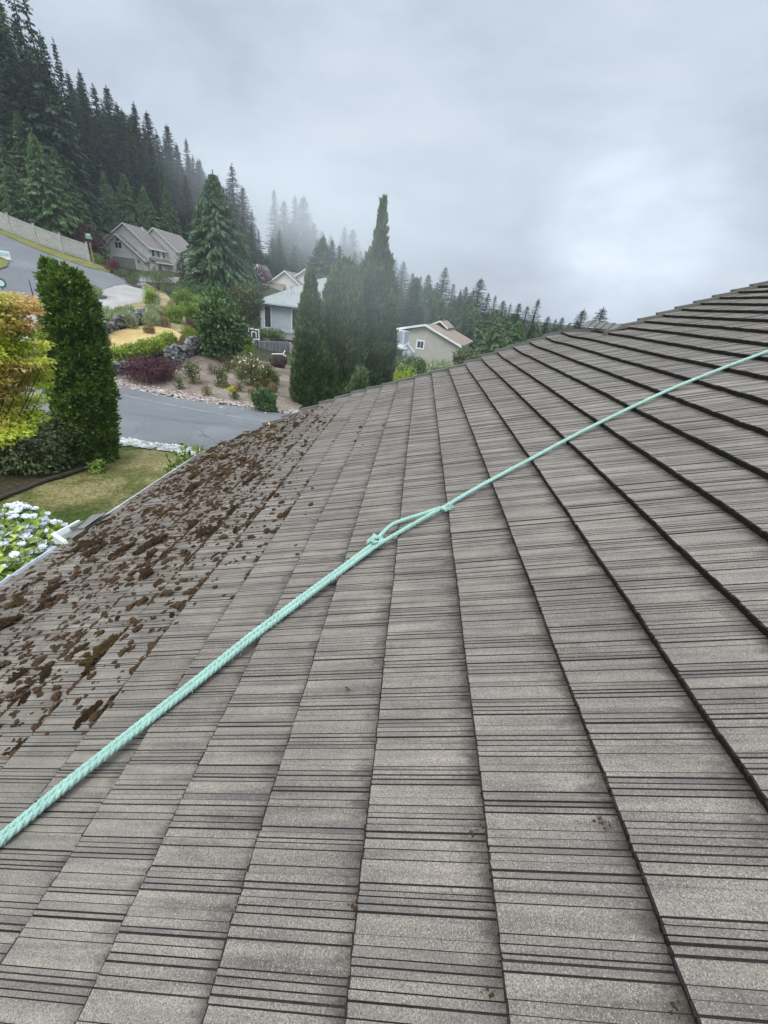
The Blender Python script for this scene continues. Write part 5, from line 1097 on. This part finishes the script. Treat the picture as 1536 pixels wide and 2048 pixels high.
# wall-like blue white board on the traffic island and the green sign at the very edge of the view
p_ = P(4, 513, 62); B = MB(); B.box((-2.6, -.05, 0), (.9, .05, .75)); B.box((-2.5, -.07, .3), (.8, -.052, .62), 1)
M['blue_board'] = plain('pale_blue_board', (.45, .58, .68), .5, .2, 1.5)
o_ = B.build('low_board', [M['white'], M['blue_board']]); z_ = float(ground(p_[0], p_[1])); o_.location = (p_[0], p_[1], z_+.05); tag(o_, 'low white and pale blue board standing on the grass island at the left edge', 'board')
a = P(2, 566, 40); SG = empty('road_sign', (a[0], a[1], float(ground(a[0], a[1]))), .5, 'round green rimmed sign on a thin post left of the upper road', 'sign')
hh = a[2]-float(ground(a[0], a[1])); B = MB(); B.tube([(0, 0, -.3), (0, 0, hh)], .03, 8); B.build('post', [M['dark_metal']], SG)
B = MB(); an = np.linspace(0, 6.283, 24, endpoint=False); B.prism([(.3*math.cos(t_), hh+.3*math.sin(t_)) for t_ in an], -.05, -.03, 'y'); pl_ = B.build('plate', [M['sign_green']], SG); B = MB(); B.prism([(.19*math.cos(t_), hh+.19*math.sin(t_)) for t_ in an], -.056, -.0505, 'y'); B.build('face', [M['white']], pl_)
# concrete retaining wall, hedge on top, hoop, covered load
M['wall_conc'] = plain('stained_concrete', (.21, .205, .20), .9, .35, .9, fine=5)
def streaks(mt):
    t = mt.node_tree; b = t.nodes['Principled BSDF']; src = b.inputs['Base Color'].links[0].from_socket
    k = mixc(t, 1.0, src, ramp(t, noise_node(t, 1.0, 4, .6, stretch=(3.2, 3.2, .25)), [(.35, (.55, .55, .55)), (.6, (1.25, 1.25, 1.23))]), 'MULTIPLY'); t.links.new(k, b.inputs['Base Color'])
streaks(M['wall_conc'])
wa, wb = P(497, 678, 47), P(578, 688, 49); wz = (wa[2]+wb[2])/2; d_ = unit(np.array([wb[0]-wa[0], wb[1]-wa[1], 0])); L0 = np.linalg.norm((wb-wa)[:2])
WL = empty('retaining_wall', (wa[0], wa[1], wz), math.atan2(d_[1], d_[0]), 'streaked grey concrete retaining wall below the grey house', 'wall')
B = MB(); B.box((0, 0, -4.2), (L0, .3, 0)); 
for k in range(1, 4): B.box((L0*k/4-.04, -.015, -4.2), (L0*k/4+.04, -.002, -.02), 0)
B.build('wall_panel', [M['wall_conc']], WL); B = MB(); B.box((L0, -1.5, -4.2), (L0+.25, .9, -.05)); B.build('end_pier', [M['concrete']], WL)
r_ = np.random.default_rng(220); cs = [(x_, 1.2, .45, .8, .8, .75) for x_ in np.arange(1.2, L0-.2, .7)]
hb_ = empty('clipped_hedge', (wa[0], wa[1], wz), math.atan2(d_[1], d_[0]), 'dark clipped hedge on top of the concrete retaining wall', 'hedge'); link('foliage', leaf_mesh('foliage', blobs(cs, 4200, .14, .08, r_, .2)), M['broad'], hb_)
hp = P(508, 668, 45.5); BH = empty('basketball_hoop', (hp[0], hp[1], float(ground(hp[0], hp[1]))), -.25, 'basketball hoop with a black board and white square beside the concrete wall', 'hoop'); hz_ = hp[2]-float(ground(hp[0], hp[1]))
B = MB(); B.tube([(0, .5, -.3), (0, .5, hz_-.3), (0, .1, hz_)], .06, 8); B.build('pole', [M['dark_metal']], BH)
B = MB(); B.box((-.62, 0, hz_-.48), (.62, .04, hz_+.48)); bb = B.build('backboard', [M['dark_metal']], BH)
B = MB()
for (a0, a1, c0, c1) in ((-.64, .64, .40, .5), (-.64, .64, -.5, -.40), (-.64, -.54, -.4, .4), (.54, .64, -.4, .4), (-.3, .3, .16, .24), (-.3, -.22, -.3, .16), (.22, .3, -.3, .16)): B.box((a0, -.02, hz_+c0), (a1, -.003, hz_+c1))
B.build('border', [M['white']], bb)
B = MB(); an = np.linspace(0, 6.283, 17); B.tube([(.23*math.cos(t_), -.28+.23*math.sin(t_), hz_-.36) for t_ in an], .02, 6); rm = B.build('rim', [M['redbush']], BH)
B = MB()
for t_ in an[:-1:1]:
    B.tube([(.22*math.cos(t_), -.28+.22*math.sin(t_), hz_-.37), (.13*math.cos(t_+.4), -.28+.13*math.sin(t_+.4), hz_-.8)], .012, 4); B.tube([(.22*math.cos(t_), -.28+.22*math.sin(t_), hz_-.37), (.13*math.cos(t_-.4), -.28+.13*math.sin(t_-.4), hz_-.8)], .012, 4)
B.build('net', [M['white']], rm)
M['tarp'] = plain('dark_brown_tarp', (.055, .035, .032), .7, .4, 3, bmp=.5)
tp = P(556, 727, 38); zt = float(ground(tp[0], tp[1])); TL = empty('covered_cart', (tp[0], tp[1], zt), .3, 'dark brown tarpaulin covered load with a white bar, between the roses and cypress', 'cart')
bm = bmesh.new(); bmesh.ops.create_uvsphere(bm, u_segments=22, v_segments=14, radius=1)
hc_ = max(1.2, P(556, 712, 38)[2]-zt)
for v in bm.verts:
    n_ = math.sin(v.co.x*7+v.co.z*4)*.06+math.sin(v.co.y*9)*.04; v.co = Vector((v.co.x*(.75+n_), v.co.y*.6*(1+n_), (max(v.co.z, -.75)+.75)/1.75*hc_))
me = bpy.data.meshes.new('tarpaulin'); bm.to_mesh(me); bm.free(); link('tarpaulin', me, M['tarp'], TL)
B = MB(); B.tube([(-.5, -.3, hc_*.93), (.35, -.35, hc_*1.0), (.7, -.3, hc_*.86)], .05, 6); B.tube([(.45, -.3, hc_*.98), (.62, -.2, hc_*1.25)], .04, 6); B.build('handle_bar', [M['white']], TL)

# ------------------------------------------------------------------ mist
def volume_mat(name, dens, colr=(.86, .90, .95), an=.2):
    mt = bpy.data.materials.new(name); mt.use_nodes = True; t = mt.node_tree; t.nodes.clear(); o_ = t.nodes.new('ShaderNodeOutputMaterial')
    v = t.nodes.new('ShaderNodeVolumePrincipled'); v.inputs['Color'].default_value = (*colr, 1); v.inputs['Density'].default_value = dens; v.inputs['Anisotropy'].default_value = an
    t.links.new(v.outputs[0], o_.inputs['Volume']); return mt
M['haze'] = volume_mat('haze', .0005)
B = MB(); B.box((-260, -60, -18), (260, 260, 62)); tag(B.build('haze', [M['haze']]), 'thin even mist in the air over the hillside', 'haze', kind='stuff')

def fog_mat(name, dens, colr):
    """a soft edged bank: thickest in the middle, nothing at its rim"""
    mt = volume_mat(name, dens, colr, .1); t = mt.node_tree; v = [n for n in t.nodes if n.type == 'PRINCIPLED_VOLUME'][0]
    c = t.nodes.new('ShaderNodeTexCoord'); ln = t.nodes.new('ShaderNodeVectorMath'); ln.operation = 'LENGTH'; t.links.new(c.outputs['Object'], ln.inputs[0])
    nz_ = t.nodes.new('ShaderNodeTexNoise'); nz_.inputs['Scale'].default_value = 1.6; nz_.inputs['Detail'].default_value = 2; t.links.new(c.outputs['Object'], nz_.inputs['Vector'])
    ad = t.nodes.new('ShaderNodeMath'); ad.operation = 'MULTIPLY_ADD'; t.links.new(nz_.outputs['Fac'], ad.inputs[0]); ad.inputs[1].default_value = .5; t.links.new(ln.outputs['Value'], ad.inputs[2])
    m_ = t.nodes.new('ShaderNodeMapRange'); m_.interpolation_type = 'SMOOTHERSTEP'; m_.inputs['From Min'].default_value = .25; m_.inputs['From Max'].default_value = 1.15; m_.inputs['To Min'].default_value = dens; m_.inputs['To Max'].default_value = 0
    t.links.new(ad.outputs[0], m_.inputs['Value']); t.links.new(m_.outputs[0], v.inputs['Density']); return mt
def fog(px, py, dist, rx, ry, rz, dens, label):
    c_ = P(px, py, dist); bm = bmesh.new(); bmesh.ops.create_uvsphere(bm, u_segments=32, v_segments=20, radius=1)
    me = bpy.data.meshes.new('mist'); bm.to_mesh(me); bm.free(); o_ = link('mist', me, fog_mat('mist', dens, (.90, .93, .95))); o_.location = tuple(c_); o_.scale = (rx, ry, rz); o_.rotation_euler = (0, 0, -math.atan2(c_[0], c_[1]))
    tag(o_, label, 'mist', kind='stuff')
fog(745, 520, 18.5, 9.0, 6.0, 6.0, .036, 'added veil of mist standing in for a lens smear over the tall cypresses')  # added volume standing in for a smear on the lens
fog(650, 430, 135, 62, 34, 22, .03, 'bank of mist lying on the wooded ridge')
